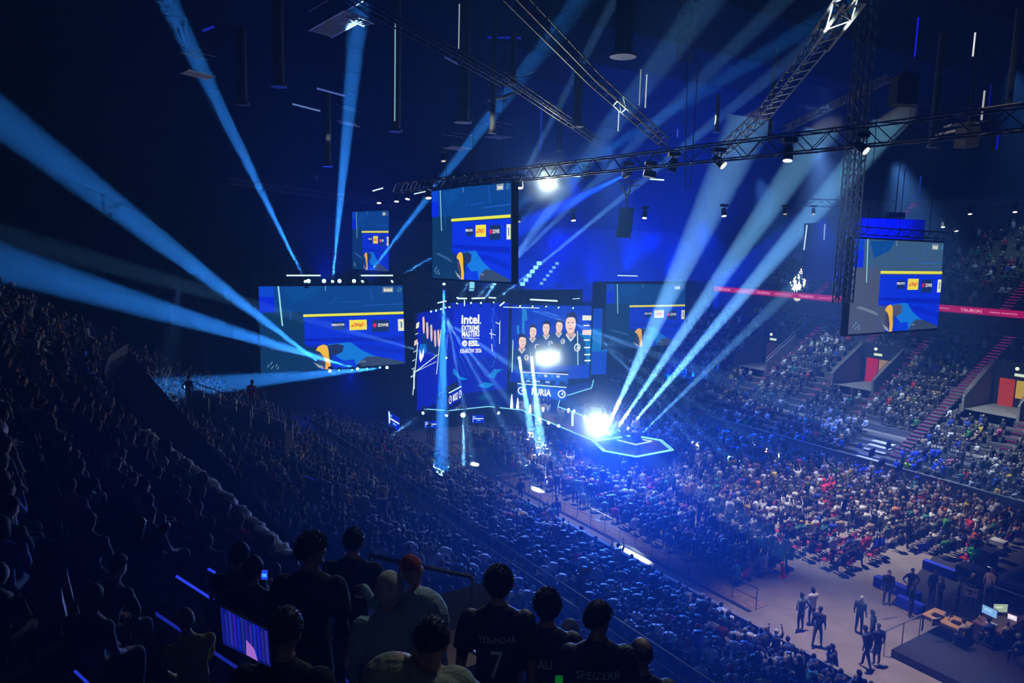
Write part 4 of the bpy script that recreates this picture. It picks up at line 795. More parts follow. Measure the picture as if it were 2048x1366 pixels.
# ================================================================== PEOPLE
def lerp3(a, b, t): return tuple(a[i] + (b[i] - a[i]) * t for i in range(3))
def skeleton(pose):
    """joint name -> (position, radius pair); person faces +Y, feet at z=0"""
    st = pose.startswith('stand'); J = {}
    if st: pz, ox = .95, 0
    else: pz, ox = .52, -.05
    lean = {'sit_forward': .16, 'sit_back': -.07, 'stand_lean': .12}.get(pose, .02)
    T = lambda x, y, h: (x, ox + y + lean * h / .5, pz + h * (1 - abs(lean) * .25))
    J['pelvis'] = (T(0, 0, 0), (.172, .13)); J['waist'] = (T(0, -.01, .2), (.165, .12)); J['chest'] = (T(0, 0, .40), (.195, .13)); J['neck'] = (T(0, 0, .55), (.068, .066)); J['skull'] = (T(0, .02, .635), (.06, .062))
    for s, k in ((-1, 'l'), (1, 'r')):
        J['shoulder_' + k] = (T(s * .195, -.005, .47), (.078, .072))
        if pose in ('stand_cheer', 'sit_cheer'):
            e = T(s * .30, .08, .62); w = T(s * .26, .16, .86); h = T(s * .25, .18, .95)
        elif pose in ('stand_crossed', 'sit_crossed'):
            e = T(s * .27, .05, .22); w = T(-s * .04, .24, .26); h = T(-s * .10, .23, .28)
        elif pose == 'sit_phone': e = T(s * .23, .14, .25); w = T(s * .07, .3, .42); h = T(s * .05, .32, .50)
        elif pose == 'sit_forward': e = T(s * .25, .16, .22); w = T(s * .10, .30, .05); h = T(s * .05, .36, .02)
        elif pose == 'stand_hips': e = T(s * .36, -.06, .20); w = T(s * .22, .04, .03); h = T(s * .15, .08, .02)
        elif st: e = T(s * .25, -.03, .19); w = T(s * .27, .06, -.05); h = T(s * .27, .09, -.14)
        else: e = T(s * .25, .03, .2); w = T(s * .15, .26, .07); h = T(s * .12, .34, .06)
        J['elbow_' + k] = (e, (.047, .047)); J['wrist_' + k] = (w, (.033, .033)); J['hand_' + k] = (h, (.04, .028))
        if st:
            g = .16 if pose == 'stand_lean' else .0
            J['hip_' + k] = ((s * .09, 0, .90), (.1, .1)); J['knee_' + k] = ((s * .11, .03 + g * s, .50), (.066, .066)); J['ankle_' + k] = ((s * .12, -.02 + g * s * 1.6, .09), (.043, .05)); J['toe_' + k] = ((s * .13, .14 + g * s * 1.6, .04), (.045, .035))
        else: J['hip_' + k] = ((s * .1, ox + .06, .52), (.1, .09)); J['knee_' + k] = ((s * .15, ox + .46, .52), (.068, .068)); J['ankle_' + k] = ((s * .15, ox + .42, .1), (.043, .05)); J['toe_' + k] = ((s * .16, ox + .57, .04), (.045, .035))
    return J
BONES = [('pelvis', 'waist', 's'), ('waist', 'chest', 's'), ('chest', 'neck', 's'), ('neck', 'skull', 'k')] + [b for k in 'lr' for b in (('chest', 'shoulder_' + k, 's'), ('shoulder_' + k, 'elbow_' + k, 's'), ('elbow_' + k, 'wrist_' + k, 'k'), ('wrist_' + k, 'hand_' + k, 'k'), ('pelvis', 'hip_' + k, 't'), ('hip_' + k, 'knee_' + k, 't'), ('knee_' + k, 'ankle_' + k, 't'), ('ankle_' + k, 'toe_' + k, 'b'))]
LAB = {'s': 0, 'k': 1, 't': 2, 'b': 3}
def head_centre(J): p = J['skull'][0]; return Vector((p[0], p[1] + .015, p[2] + .065))
def head_mesh(mb, c, M=None, detail=False, m=None):
    m = m or skinm; M = M or Matrix.Identity(3); c = Vector(c); n = (20, 14) if detail else (12, 8)
    mb.ell(c + M @ Vector((0, -.005, .012)), (.080, .098, .104), m, M, *n); mb.ell(c + M @ Vector((0, .016, -.052)), (.062, .074, .072), m, M, *n)
    mb.ell(c + M @ Vector((0, .095, -.02)), (.012, .022, .022), m, M, 8, 6)                     # nose
    for s in (-1, 1): mb.ell(c + M @ Vector((s * .079, -.008, -.018)), (.012, .022, .034), m, M, 8, 6)   # ears
    if detail:
        mb.ell(c + M @ Vector((0, .085, .028)), (.055, .018, .012), m, M, 10, 6); mb.ell(c + M @ Vector((0, .082, -.062)), (.026, .014, .010), m, M, 8, 6); mb.ell(c + M @ Vector((0, .078, -.098)), (.026, .018, .02), m, M, 8, 6)
def eval_mesh(o):
    dg = bpy.context.evaluated_depsgraph_get(); dg.update(); return bpy.data.meshes.new_from_object(o.evaluated_get(dg))
def tmpobj(me): o = bpy.data.objects.new('tmp', me); col.objects.link(o); return o
def hand_geo(mb, w, h, m):
    """palm and five fingers from wrist w towards h, slightly curled"""
    w = Vector(w); h = Vector(h); d = (h - w).normalized(); ref = Vector((0, 0, 1)) if abs(d.z) < .8 else Vector((0, 1, 0)); x = d.cross(ref).normalized(); y = x.cross(d)
    M = Matrix((x, d, y)).transposed(); pc = w + d * .055; mb.ell(pc, (.041, .052, .018), m, M, 10, 7)
    for i, L in enumerate((.068, .076, .071, .056)):
        b = pc + d * .035 + x * (-.03 + i * .02); a1 = b + d * L * .45 - y * .006; a2 = a1 + d * L * .3 - y * .018; a3 = a2 + d * L * .18 - y * .024; mb.tube([b, a1, a2, a3], [.0095, .009, .0085, .006], m, 6)
    b = pc - d * .02 - x * .034; mb.tube([b, b - x * .026 + d * .024, b - x * .034 + d * .05 - y * .01], [.012, .010, .008], m, 6)
def make_body(J, voxel=.03, detail=False, headM=None, sub=1, name='body', mats=None, long_sleeve=True, extra=None):
    names = list(J); idx = {n: i for i, n in enumerate(names)}
    me = bpy.data.meshes.new('sk'); me.from_pydata([J[n][0] for n in names], [(idx[a], idx[b]) for a, b, _ in BONES], []); o = tmpobj(me)
    sk = o.modifiers.new('s', 'SKIN'); sk.use_smooth_shade = True; sk.branch_smoothing = .6
    for i, n in enumerate(names): v = me.skin_vertices[0].data[i]; v.radius = J[n][1]; v.use_root = (n == 'pelvis')
    ss = o.modifiers.new('u', 'SUBSURF'); ss.levels = ss.render_levels = sub
    body = eval_mesh(o); bpy.data.objects.remove(o)
    hb = MB(); hc = head_centre(J); head_mesh(hb, hc, headM, detail)
    if detail:
        for k in 'lr': hand_geo(hb, J['wrist_' + k][0], J['hand_' + k][0], skinm)
    for k in 'lr':
        a = Vector(J['shoulder_' + k][0]); hb.ell(a + Vector((0, 0, -.02)), (.078, .074, .08), skinm)
        if detail: q_ = Vector(J['elbow_' + k][0]); hb.tube([a + (a - q_).normalized() * .01, a.lerp(q_, .35), a.lerp(q_, .8)], [.074, .084, .079], skinm, 14)
    c = Vector(J['chest'][0]); hb.ell(c + Vector((0, 0, .03)), (.2, .12, .13), skinm, None, 16, 10); hb.ell(c + Vector((0, -.012, .11)), (.145, .07, .062), skinm, None, 14, 8)
    if extra: extra(hb)
    hm = hb.mesh('h'); o1 = tmpobj(body); o2 = tmpobj(hm)
    import bmesh
    bm = bmesh.new(); bm.from_mesh(body); bm.from_mesh(hm); me = bpy.data.meshes.new(name); bm.to_mesh(me); bm.free(); bpy.data.objects.remove(o1); bpy.data.objects.remove(o2)
    me.materials.clear(); o = tmpobj(me); r = o.modifiers.new('r', 'REMESH'); r.mode = 'VOXEL'; r.voxel_size = voxel; r.use_smooth_shade = True
    if detail: sm = o.modifiers.new('m', 'SMOOTH'); sm.factor = .5; sm.iterations = 3
    out = eval_mesh(o); bpy.data.objects.remove(o); out.name = name
    # material by nearest bone
    n = len(out.polygons); ce = np.empty(n * 3); out.polygons.foreach_get('center', ce); ce = ce.reshape(-1, 3); best = np.full(n, 1e9); lab = np.zeros(n, int)
    for a, b, L in BONES:
        p, q = np.array(J[a][0]), np.array(J[b][0]); d = q - p; t = np.clip(((ce - p) @ d) / (d @ d), 0, 1); ra, rb_ = max(J[a][1]), max(J[b][1])
        dist = np.linalg.norm(ce - (p + t[:, None] * d), axis=1) - (ra + (rb_ - ra) * t)
        if L == 'k' and a.startswith('elbow') and long_sleeve: L = 's'
        u = dist < best; best[u] = dist[u]; lab[u] = LAB[L]
    hcn = np.array(hc); u = (np.linalg.norm((ce - hcn) / np.array([.1, .125, .15]), axis=1) < 1.0) & (ce[:, 2] > hcn[2] - .15); lab[u] = 1
    for m in (mats or (pm_shirt, pm_skin, pm_trou, shoem)): out.materials.append(m)
    out.polygons.foreach_set('material_index', lab.astype(np.int32)); out.polygons.foreach_set('use_smooth', [True] * n); out.update(); return out
def hair_mesh(hc, kind, M=None, m=None, fine=False, seed=0):
    b = MB(); M = M or Matrix.Identity(3); c = Vector(hc); m = m or pm_hair; r = random.Random(seed); nu, nv = (36, 20) if fine else (14, 9)
    vs = []; fs = []; hx, hy, hz_ = {'short': (.092, .110, .125), 'curly': (.099, .116, .132), 'long': (.094, .112, .126), 'cap': (.088, .108, .116), 'beanie': (.093, .112, .128), 'buzz': (.085, .104, .113), 'hood': (.112, .125, .145)}[kind]
    top = {'short': 1.0, 'curly': 1.05, 'long': 1.1, 'cap': .72, 'beanie': .82, 'buzz': .9, 'hood': 1.2}[kind]
    for j in range(nv + 1):
        for i in range(nu):
            t = 2 * math.pi * i / nu; back = .5 - .5 * math.sin(t)           # 1 at the back of the head
            lim = math.pi / 2 * top * ((.62 + .62 * back) if kind not in ('cap', 'beanie') else (.95 + .12 * back))
            p = lim * j / nv; k = 1 + ((.05 if kind == 'curly' else .025 if kind == 'short' else .01) * (math.sin(i * 3.1 + j * 2) + r.uniform(-1, 1)) if kind in ('curly', 'short', 'long') and j else 0)
            q = Vector((hx * math.sin(p) * math.cos(t), hy * math.sin(p) * math.sin(t), hz_ * math.cos(p))) * k
            if kind == 'long' and back > .45 and j == nv: q.z -= .16 * back; q.y -= .015
            vs.append(c + M @ q)
    for j in range(nv):
        for i in range(nu): a = j * nu + i; b_ = j * nu + (i + 1) % nu; fs.append((a, a + nu, b_ + nu, b_))
    b.add(vs, fs, m)
    if fine and kind in ('curly', 'short'):
        L = .012 if kind == 'curly' else .006
        for k in range(800 if kind == 'curly' else 600):
            t = r.uniform(0, 6.283); back = .5 - .5 * math.sin(t); p = math.acos(1 - r.random() * (.75 + .5 * back)); d = Vector((math.sin(p) * math.cos(t), math.sin(p) * math.sin(t), math.cos(p)))
            a = Vector((hx * d.x, hy * d.y, hz_ * d.z)) * .97; t2 = Vector((r.uniform(-1, 1), r.uniform(-1, 1), r.uniform(-.2, 1))) * L; b.tube([c + M @ a, c + M @ (a + d * L * .8 + t2 * .5), c + M @ (a + d * L * 1.1 + t2)], [.006, .0045, .002], m, 3)
    if kind == 'cap': b.add([c + M @ Vector((x, y, z)) for x, y, z in ((-.06, .085, .03), (.06, .085, .03), (.055, .165, .015), (0, .18, .012), (-.055, .165, .015), (-.06, .085, .018), (.06, .085, .018), (.055, .165, .003), (0, .18, 0), (-.055, .165, .003))], [(0, 1, 2, 3, 4), (9, 8, 7, 6, 5), (0, 4, 9, 5), (1, 6, 7, 2), (2, 7, 8, 3), (3, 8, 9, 4)], m)
    return b
POSES = ['sit_rest', 'sit_forward', 'sit_back', 'sit_crossed', 'sit_phone', 'sit_cheer', 'stand_rest', 'stand_crossed', 'stand_cheer', 'stand_hips', 'stand_lean']
SK = {p: skeleton(p) for p in POSES}; BODY = {p: make_body(SK[p], .032, name='person_' + p) for p in POSES}
HAIR = {}
for p in POSES:
    for k in ('short', 'long', 'cap', 'beanie', 'hood', 'buzz'): HAIR[p, k] = hair_mesh(head_centre(SK[p]), k).mesh('hair_' + k, True)

# low detail bodies for the far crowd, merged into one object
def low_body(pose, far):
    J = SK[pose]; b = MB(); L = [MB() for _ in range(4)]; mats = [concrete, skinm, black, steel]; P = lambda n: Vector(J[n][0]); n = 5 if far else 7
    b.tube([P('pelvis') - Vector((0, 0, .08)), P('waist'), P('chest'), P('chest') + Vector((0, 0, .13)), P('neck')], [.17, .165, .2, .17, .06], mats[0], n)
    hc = head_centre(J)
    if far: b.ell(hc, (.09, .11, .13), mats[1], None, 6, 4)
    else: b.ell(hc, (.078, .098, .12), mats[1], None, 8, 6); hb_ = hc + Vector((0, -.02, .025)); b.ell(hb_, (.088, .1, .115), mats[3], None, 8, 5)
    for k in 'lr':
        b.tube([P('shoulder_' + k), P('elbow_' + k), P('wrist_' + k)], [.075, .055, .045], mats[0], 4 if far else 5, not far); 
        if not far: b.ell(P('hand_' + k), (.05, .05, .05), mats[1], None, 5, 4)
        else: b.tube([P('wrist_' + k), P('hand_' + k)], [.045, .05], mats[1], 3)
        b.tube([P('hip_' + k), P('knee_' + k), P('ankle_' + k)], [.1, .075, .05], mats[2], 4 if far else 5, False)
    tri = []; lab = []
    for f, m in zip(b.f, b.m):
        for i in range(1, len(f) - 1): tri.append((f[0], f[i], f[i + 1])); lab.append(mats.index(b.mats[m]))
    v = np.array(b.v); tri = np.array(tri); lab = np.array(lab)
    if far: cz = v[tri].mean(1); up_ = (lab == 1) & (cz[:, 2] > hc.z + .0) & (cz[:, 1] < hc.y + .05); lab[up_] = 3
    return v, tri, lab
CP = ['sit_rest', 'sit_forward', 'sit_back', 'sit_crossed', 'sit_phone', 'sit_cheer', 'stand_rest', 'stand_cheer', 'stand_crossed']
LOW = {(p, f): low_body(p, f) for p in CP for f in (False, True)}

SHIRTS = [((.016, .018, .024), 'black', 42), ((.03, .035, .055), 'dark navy', 18), ((.10, .105, .12), 'grey', 9), ((.55, .56, .60), 'white', 16), ((.02, .05, .35), 'blue', 5), ((.30, .31, .34), 'light grey', 6), ((.45, .02, .04), 'red', 2), ((.6, .42, .04), 'yellow', 1), ((.02, .16, .14), 'teal', 3), ((.35, .25, .17), 'beige', 3), ((.08, .1, .04), 'olive', 3), ((.45, .08, .2), 'pink', .8), ((.5, .16, .03), 'orange', .5), ((.03, .2, .04), 'green', .7)]
SW = np.array([s[2] for s in SHIRTS], float); SW /= SW.sum()
HAIRC = [((.012, .010, .010), 'dark'), ((.03, .018, .012), 'brown'), ((.30, .20, .10), 'blond'), ((.10, .05, .025), 'chestnut'), ((.4, .4, .42), 'white'), ((.5, .03, .05), 'red')]
# seats: position, facing, section
seats = []   # (x, y, z, angle, section, row, place, empty?)
def face(p, tgt=STAGE): d = Vector((tgt.x - p[0], tgt.y - p[1])); return math.atan2(d.y, d.x) - math.pi / 2
def add_seat(p, sec, row, occ, place, stand=.1, ang=None):
    seats.append((p[0] + rnd.gauss(0, .055), p[1] + rnd.gauss(0, .055), p[2], (face(p) if ang is None else ang) + rnd.gauss(0, .34), sec, row, place, rnd.random() < occ, rnd.random() < stand))
for r in range(10):
    for i in range(int(FL / .62)):
        t = i * .62; q = front_pt(t, .55 + r * .85)
        if q[0] < 4.5 or (t % 9.3) < 1.2: continue
        p = AN(q[0], q[1], 10.2 + .5 * r)
        if (p.x ** 2 + p.y ** 2) < 5.5 ** 2: continue
        add_seat(p, 'U', r, .72, i, .06)
for r in range(13):
    for i in range(int(60 / .6)):
        a = -1 + i * .6
        if (a % 9) < 1.3 or a > 59: continue
        add_seat(AN(a, 15.4 - .85 * r - .5, 2.9 + .42 * r), 'L', r, .8, i, .07)
for r in range(9):
    for i in range(int(50 / .56)):
        a = 4 + i * .56
        if (a % 11) < 1.0: continue
        add_seat(AN(a, 24.35 - .85 * r - .45, .3 + .27 * r), 'R', r, .12 if (36.5 < a < 43.5 and r > 1) else .92, i, .06)
MAINP = [(toAN(Z(u, v, 1.5))) for u, v in MAIN]; HEXP = [toAN(p) for p in hx]
def inpoly(p, poly):
    c = False; j = len(poly) - 1
    for i in range(len(poly)):
        if (poly[i][1] > p[1]) != (poly[j][1] > p[1]) and p[0] < (poly[j][0] - poly[i][0]) * (p[1] - poly[i][1]) / (poly[j][1] - poly[i][1]) + poly[i][0]: c = not c
        j = i
    return c
def near_stage(a, n, m=1.1):
    return any(inpoly((a + m * math.cos(t), n + m * math.sin(t)), P) for P in (MAINP, HEXP) for t in (0, 1.05, 2.1, 3.14, 4.2, 5.2)) or inpoly((a, n), HEXP) or inpoly((a, n), MAINP)
for r in range(39):
    a = 18.0 + r * .93
    for i in range(43):
        n = 28.7 + i * .52
        if abs(n - 39.2) < .55 or abs(n - 33.6) < .3 or near_stage(a, n) or a > 53: continue
        if a < 22 and n < 33.5 or a < 20.6 and n < 41: continue
        if a > 50 and n < 42: continue
        emp = a < 24.5 and 33.6 < n < 40 and rnd.random() < .35
        add_seat(AN(a, n + rnd.gauss(0, .05), 0), 'F', r, 0 if emp else .93, i, .12 if a < 45 else .5)
for r in range(6):
    for i in range(int(56 / .56)):
        a = 6 + i * .56
        if (a % 8) < .9 or abs(a - 31.3) < 1.2 or abs(a - 29.6) < .8: continue
        add_seat(AN(a, 53.0 + .85 * r, .3 + .3 * r), 'B', r, .9, i, .12)
for r in range(15):
    n = 59.0 + .85 * r
    for i in range(int(58 / .56)):
        a = 8 + i * .56
        if any(abs(a - v) < 2.4 for v in (26.6, 38.2, 49.6)) and 61.5 < n < 67.5: continue
        if any(abs(a - v) < .75 for v in (24, 29.6, 35.8, 41, 47.2, 18.5)): continue
        add_seat(AN(a, n, 2.3 + .45 * r), 'C', r, .84 if r < 11 else .5, i, .06)
for r in range(15):
    for i in range(int(50 / .58)):
        a = 8 + i * .58
        if any(abs(a - v) < .75 for v in (24, 31, 50)): continue
        add_seat(AN(a, 73.7 + .85 * r, 11.6 + .5 * r), 'T', r, .6 if r < 8 else .35, i, .04)
sa = np.array([s[:4] for s in seats]); px, py, dpt = project(sa[:, :3] + np.array([0, 0, 1.0]))
vis = (dpt > 2) & (px > -60) & (px < 2110) & (py > -40) & (py < 1460)
order = [i for i in np.argsort(dpt) if vis[i]]
# colour accents by place in the hall; pale ones put white light into the shirts
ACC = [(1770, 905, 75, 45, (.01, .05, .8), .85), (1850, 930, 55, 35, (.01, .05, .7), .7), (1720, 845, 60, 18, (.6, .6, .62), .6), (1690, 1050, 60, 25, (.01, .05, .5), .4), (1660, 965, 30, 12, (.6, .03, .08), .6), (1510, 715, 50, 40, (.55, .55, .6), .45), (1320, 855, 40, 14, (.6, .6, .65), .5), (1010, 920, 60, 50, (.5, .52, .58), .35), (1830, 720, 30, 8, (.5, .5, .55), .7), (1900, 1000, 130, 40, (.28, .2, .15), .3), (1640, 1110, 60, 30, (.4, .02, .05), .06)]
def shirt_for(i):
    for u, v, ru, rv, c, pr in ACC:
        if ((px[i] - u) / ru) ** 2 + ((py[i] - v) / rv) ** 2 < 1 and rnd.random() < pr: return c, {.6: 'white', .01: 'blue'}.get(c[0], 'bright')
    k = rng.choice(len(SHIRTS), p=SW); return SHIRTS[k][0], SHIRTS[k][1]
nind = 0; crowd_near = []; used_labels = set()
SECN = {'U': ('upper stand', 'spectators in the upper stand on the dark side'), 'L': ('lower stand', 'spectators in the near lower stand'), 'R': ('walkway seats', 'spectators in the lit seats by the walkway'), 'F': ('floor seats', 'spectators on the floor')}
PW = {'sit_rest': 'sitting still', 'sit_forward': 'leaning forward', 'sit_back': 'leaning back', 'sit_crossed': 'sitting, arms folded', 'sit_phone': 'hands near face', 'sit_cheer': 'sitting, arms up', 'stand_rest': 'standing', 'stand_crossed': 'standing with folded arms', 'stand_cheer': 'standing with arms up', 'stand_hips': 'standing with hands on hips', 'stand_lean': 'walking'}
ORD = ['first', 'second', 'third', 'fourth', 'fifth', 'sixth', 'seventh', 'eighth', 'ninth', 'tenth', 'eleventh', 'twelfth', 'thirteenth']
def put_person(pose, p, ang, shirt, hair, haircol, label, group=None, name='person', scale=1.0, cat='person'):
    o = put(name, BODY[pose], None, p); o.rotation_euler = (0, 0, ang); o.scale = (scale,) * 3; o.color = (*shirt, 1); tag(o, label, cat, group)
    if hair != 'bald': h = put({'cap': 'cap', 'beanie': 'beanie', 'hood': 'hood'}.get(hair, 'hair'), HAIR[pose, hair], o); h.color = (*haircol, 1)
    return o
sit = ['sit_rest', 'sit_forward', 'sit_back', 'sit_crossed', 'sit_phone', 'sit_cheer']; stn = ['stand_rest', 'stand_crossed', 'stand_cheer', 'stand_hips']
indiv = []; rest = []; empties = []
for i in order:
    s = seats[i]
    if not s[7]: empties.append(i); continue
    if nind < 300 and s[4] in 'ULRF' and -10 < px[i] < 2058 and py[i] < 1400: indiv.append(i); nind += 1
    else: rest.append(i)
HN = {'short': 'short', 'long': 'long', 'buzz': 'cropped', 'cap': 'cap', 'beanie': 'beanie', 'hood': 'hood'}
for i in indiv:
    s = seats[i]; st = s[8] and s[4] in 'RFL'; done = False
    for tries in range(60):
        pose = rnd.choice(stn) if st else rnd.choices(sit, [5, 4, 3, 2, 2, .8])[0]; c, cn = shirt_for(i); hk = rnd.choices(['short', 'long', 'buzz', 'cap', 'beanie', 'hood'], [8, 3, 2, 2, 1, 1])[0]; hc_, hn = rnd.choices(HAIRC[:4], [5, 3, 1.2, 2])[0]
        if hk in ('cap', 'beanie', 'hood'): hc_, hn = rnd.choice([((.02, .02, .025), 'black'), ((.1, .1, .12), 'grey'), ((.3, .02, .03), 'red'), ((.35, .36, .4), 'pale')])
        head = ('%s %s hair' % (HN[hk], hn)) if hk in ('short', 'long', 'buzz') else '%s %s' % (hn, hk)
        lb = 'person, %s top, %s, %s, %s row, %s' % (cn, head, PW[pose], ORD[min(s[5], 12)], SECN[s[4]][0])
        if lb not in used_labels: break
    used_labels.add(lb)
    put_person(pose, (s[0], s[1], s[2]), s[3], c, hk, hc_, lb, SECN[s[4]][1], scale=rnd.uniform(.95, 1.05))
def stuff_crowd(ids, name, label):
    V = []; T = []; C = []; k = 0
    for i in ids:
        s = seats[i]; st = s[8]; far_ = dpt[i] > 46
        pose = rnd.choice(['stand_rest', 'stand_cheer', 'stand_crossed']) if st else rnd.choices(CP[:6], [5, 4, 3, 2, 2, .7])[0]
        v, t, l = LOW[pose, far_]; ca, sa_ = math.cos(s[3]), math.sin(s[3]); sc_ = rnd.uniform(.88, 1.07); w = v * sc_
        V.append(np.stack([w[:, 0] * ca - w[:, 1] * sa_ + s[0], w[:, 0] * sa_ + w[:, 1] * ca + s[1], w[:, 2] + s[2]], 1)); T.append(t + k); k += len(v)
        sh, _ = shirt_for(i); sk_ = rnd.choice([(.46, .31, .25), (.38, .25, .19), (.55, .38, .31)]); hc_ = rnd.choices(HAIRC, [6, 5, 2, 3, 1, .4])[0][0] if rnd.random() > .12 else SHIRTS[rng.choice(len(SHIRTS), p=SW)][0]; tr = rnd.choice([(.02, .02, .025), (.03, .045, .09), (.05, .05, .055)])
        C.append(np.array([sh, sk_, tr, hc_])[l])
    V = np.concatenate(V); T = np.concatenate(T); C = np.concatenate(C); n = len(T)
    me = bpy.data.meshes.new(name); me.vertices.add(len(V)); me.vertices.foreach_set('co', V.astype(np.float32).ravel()); me.loops.add(n * 3); me.loops.foreach_set('vertex_index', T.astype(np.int32).ravel())
    me.polygons.add(n); me.polygons.foreach_set('loop_start', np.arange(0, n * 3, 3, dtype=np.int32)); me.update(calc_edges=True)
    ca_ = me.color_attributes.new('Col', 'FLOAT_COLOR', 'CORNER'); cc = np.ones((n, 3, 4), np.float32); cc[:, :, :3] = C[:, None, :]; ca_.data.foreach_set('color', cc.ravel())
    me.materials.append(crowdm); me.polygons.foreach_set('use_smooth', np.ones(n, bool)); me.update(); o = put(name, me); tag(o, label, 'crowd', kind='stuff'); print('CROWD', name, len(ids), len(V), n); return o
stuff_crowd(rest, 'seated_crowd', 'the rest of the huge seated crowd filling floor and stands')

# seats: red floor chairs and dark stand seats
def chair_mesh(m, floor):
    b = MB(); b.box((0, -.02, .44), (.21, .2, .02), m); b.box((0, -.24, .68), (.2, .02, .16), m, Matrix.Rotation(.15, 3, 'X'))
    if floor:
        for sx in (-.19, .19): b.tube([(sx, .16, 0), (sx, .14, .44)], .012, dkmetal, 4); b.tube([(sx, -.2, 0), (sx, -.2, .44), (sx, -.26, .84)], .012, dkmetal, 4)
    else: b.box((0, -.1, .22), (.03, .06, .21), dkmetal)
    return b
ch_red = chair_mesh(redseat, True).mesh('floor_chair'); ch_blu = chair_mesh(seatm, False).mesh('stand_seat')
fe = [i for i in empties if seats[i][4] == 'F'][:160]; re_ = [i for i in empties if seats[i][4] in 'R'][:120]
cnt = 0
for i in fe:
    s = seats[i]; o = put('floor_chair', ch_red, None, s[:3]); o.rotation_euler = (0, 0, math.atan2(AX[1], AX[0]) - math.pi / 2); tag(o, 'empty red folding chair in row %s of the floor seats near the open floor' % ORD[min(s[5], 12)], 'chair', 'empty red chairs row %s' % ORD[min(s[5], 12)])
for i in re_:
    s = seats[i]; o = put('stadium_chair', ch_blu, None, s[:3]); o.rotation_euler = (0, 0, math.atan2(NX[1], NX[0]) - math.pi / 2); tag(o, 'empty dark seat in row %s above the floor walkway' % ORD[min(s[5], 12)], 'seat', 'empty chairs row %s above the walkway' % ORD[min(s[5], 12)])
sb = MB()
for i in order:
    s = seats[i]
    if s[4] in 'ULR' and dpt[i] < 45 and i not in re_[:0]:
        if i in set(): continue
        c, q = math.cos(s[3]), math.sin(s[3])
seat_ids = [i for i in order if seats[i][4] in 'UL' and dpt[i] < 42]; bt = chair_mesh(seatm, False); bv = np.array(bt.v); bf = bt.f
V = []; Fc = []
for j, i in enumerate(seat_ids):
    s = seats[i]; base = math.atan2(NX[1], NX[0]) - math.pi / 2; c, q = math.cos(base), math.sin(base); V.append(np.stack([bv[:, 0] * c - bv[:, 1] * q + s[0], bv[:, 0] * q + bv[:, 1] * c + s[1], bv[:, 2] + s[2]], 1)); Fc += [tuple(k + j * len(bv) for k in f) for f in bf]
me = bpy.data.meshes.new('stadium_seats'); me.from_pydata(np.concatenate(V).tolist(), [], Fc); me.materials.append(seatm); tag(put('stadium_seats', me), 'rows of dark plastic seats under the crowd of the near stands', 'seats', kind='stuff')
# ------------------------------------------------------------------ people near the camera
jersey = mat('dark_jersey', (.012, .015, .026), .6, noise=.3, nscale=20, bump=7); print_m = mat('jersey_print', (.75, .88, .95), .6); dkcl = mat('dark_cloth', (.008, .009, .012), .9, bump=6)
greyjk = mat('pale_jacket', (.30, .40, .46), .8, noise=.15, nscale=6, bump=6); beige = mat('beige_fleece', (.36, .38, .27), .9, noise=.2, nscale=8, bump=9); darkhair = mat('dark_hair', (.014, .011, .009), .55); redhat = mat('red_knit', (.30, .035, .02), .9, noise=.3, nscale=60); palehood = mat('pale_hood', (.5, .47, .48), .9, noise=.2, nscale=30)
jeans = mat('dark_jeans', (.012, .015, .03), .8)
landing = []
def near_person(u, v, dep, label, mats, hair, hairm, pose='stand_rest', turn=0., bend=0., tilt=0., ang=0., texts=(), extra=None, name='person', shape=None, sleeves=True, hseed=1, block=True, hid=True):
    J = dict(skeleton(pose))
    if shape: shape(J)
    M = Matrix.Rotation(-turn, 3, 'Z') @ Matrix.Rotation(-bend, 3, 'X') @ Matrix.Rotation(tilt, 3, 'Y')
    hc = head_centre(J); c = D(u, v, dep); a = face(c) + ang; Rz = Matrix.Rotation(a, 3, 'Z'); base = c - Rz @ hc
    me = make_body(J, .014, True, M, 2, name, mats, sleeves, (lambda b: extra(b, J, hc)) if extra else None)
    o = put(name, me, None, base); o.rotation_euler = (0, 0, a); tag(o, label, 'person')
    if hair:
        h = hair_mesh(hc, hair, M, hairm, True, hseed); put({'cap': 'cap', 'beanie': 'beanie', 'hood': 'hood'}.get(hair, 'hair'), h.mesh('hair', True), o)
    if hid:
        eb = MB()
        for s in (-1, 1): eb.ell(hc + M @ Vector((s * .031, .082, .008)), (.012, .008, .007), whitem, M, 8, 6); eb.ell(hc + M @ Vector((s * .031, .089, .008)), (.005, .003, .005), black, M, 6, 4)
        put('eyes', eb.mesh('eyes', True), o)
    if texts:
        from mathutils.bvhtree import BVHTree
        bt_ = BVHTree.FromPolygons([v_.co[:] for v_ in me.vertices], [tuple(p_.vertices) for p_ in me.polygons])
        for txt, x0, z0, w, hgt in texts:
            vs, fs = tgeo(txt, .0); import bmesh
            tm = bpy.data.meshes.new('t'); tm.from_pydata([(x * w + x0, 0, y * hgt + z0) for x, y in vs], [], fs); bm = bmesh.new(); bm.from_mesh(tm); bmesh.ops.triangulate(bm, faces=bm.faces[:])
            for _ in range(2): bmesh.ops.subdivide_edges(bm, edges=[e_ for e_ in bm.edges if e_.calc_length() > .02], cuts=1); bmesh.ops.triangulate(bm, faces=bm.faces[:])
            for v_ in bm.verts:
                r_ = bt_.ray_cast(Vector((v_.co.x, -1, v_.co.z)), Vector((0, 1, 0)), 2); v_.co.y = (r_[0].y if r_[0] else -.1) - .005
            bm.to_mesh(tm); bm.free(); tm.materials.append(print_m); put('back_lettering' if len(txt) > 2 else 'back_number', tm, o)
    if block: landing.append(base)
    return o, J, base, a
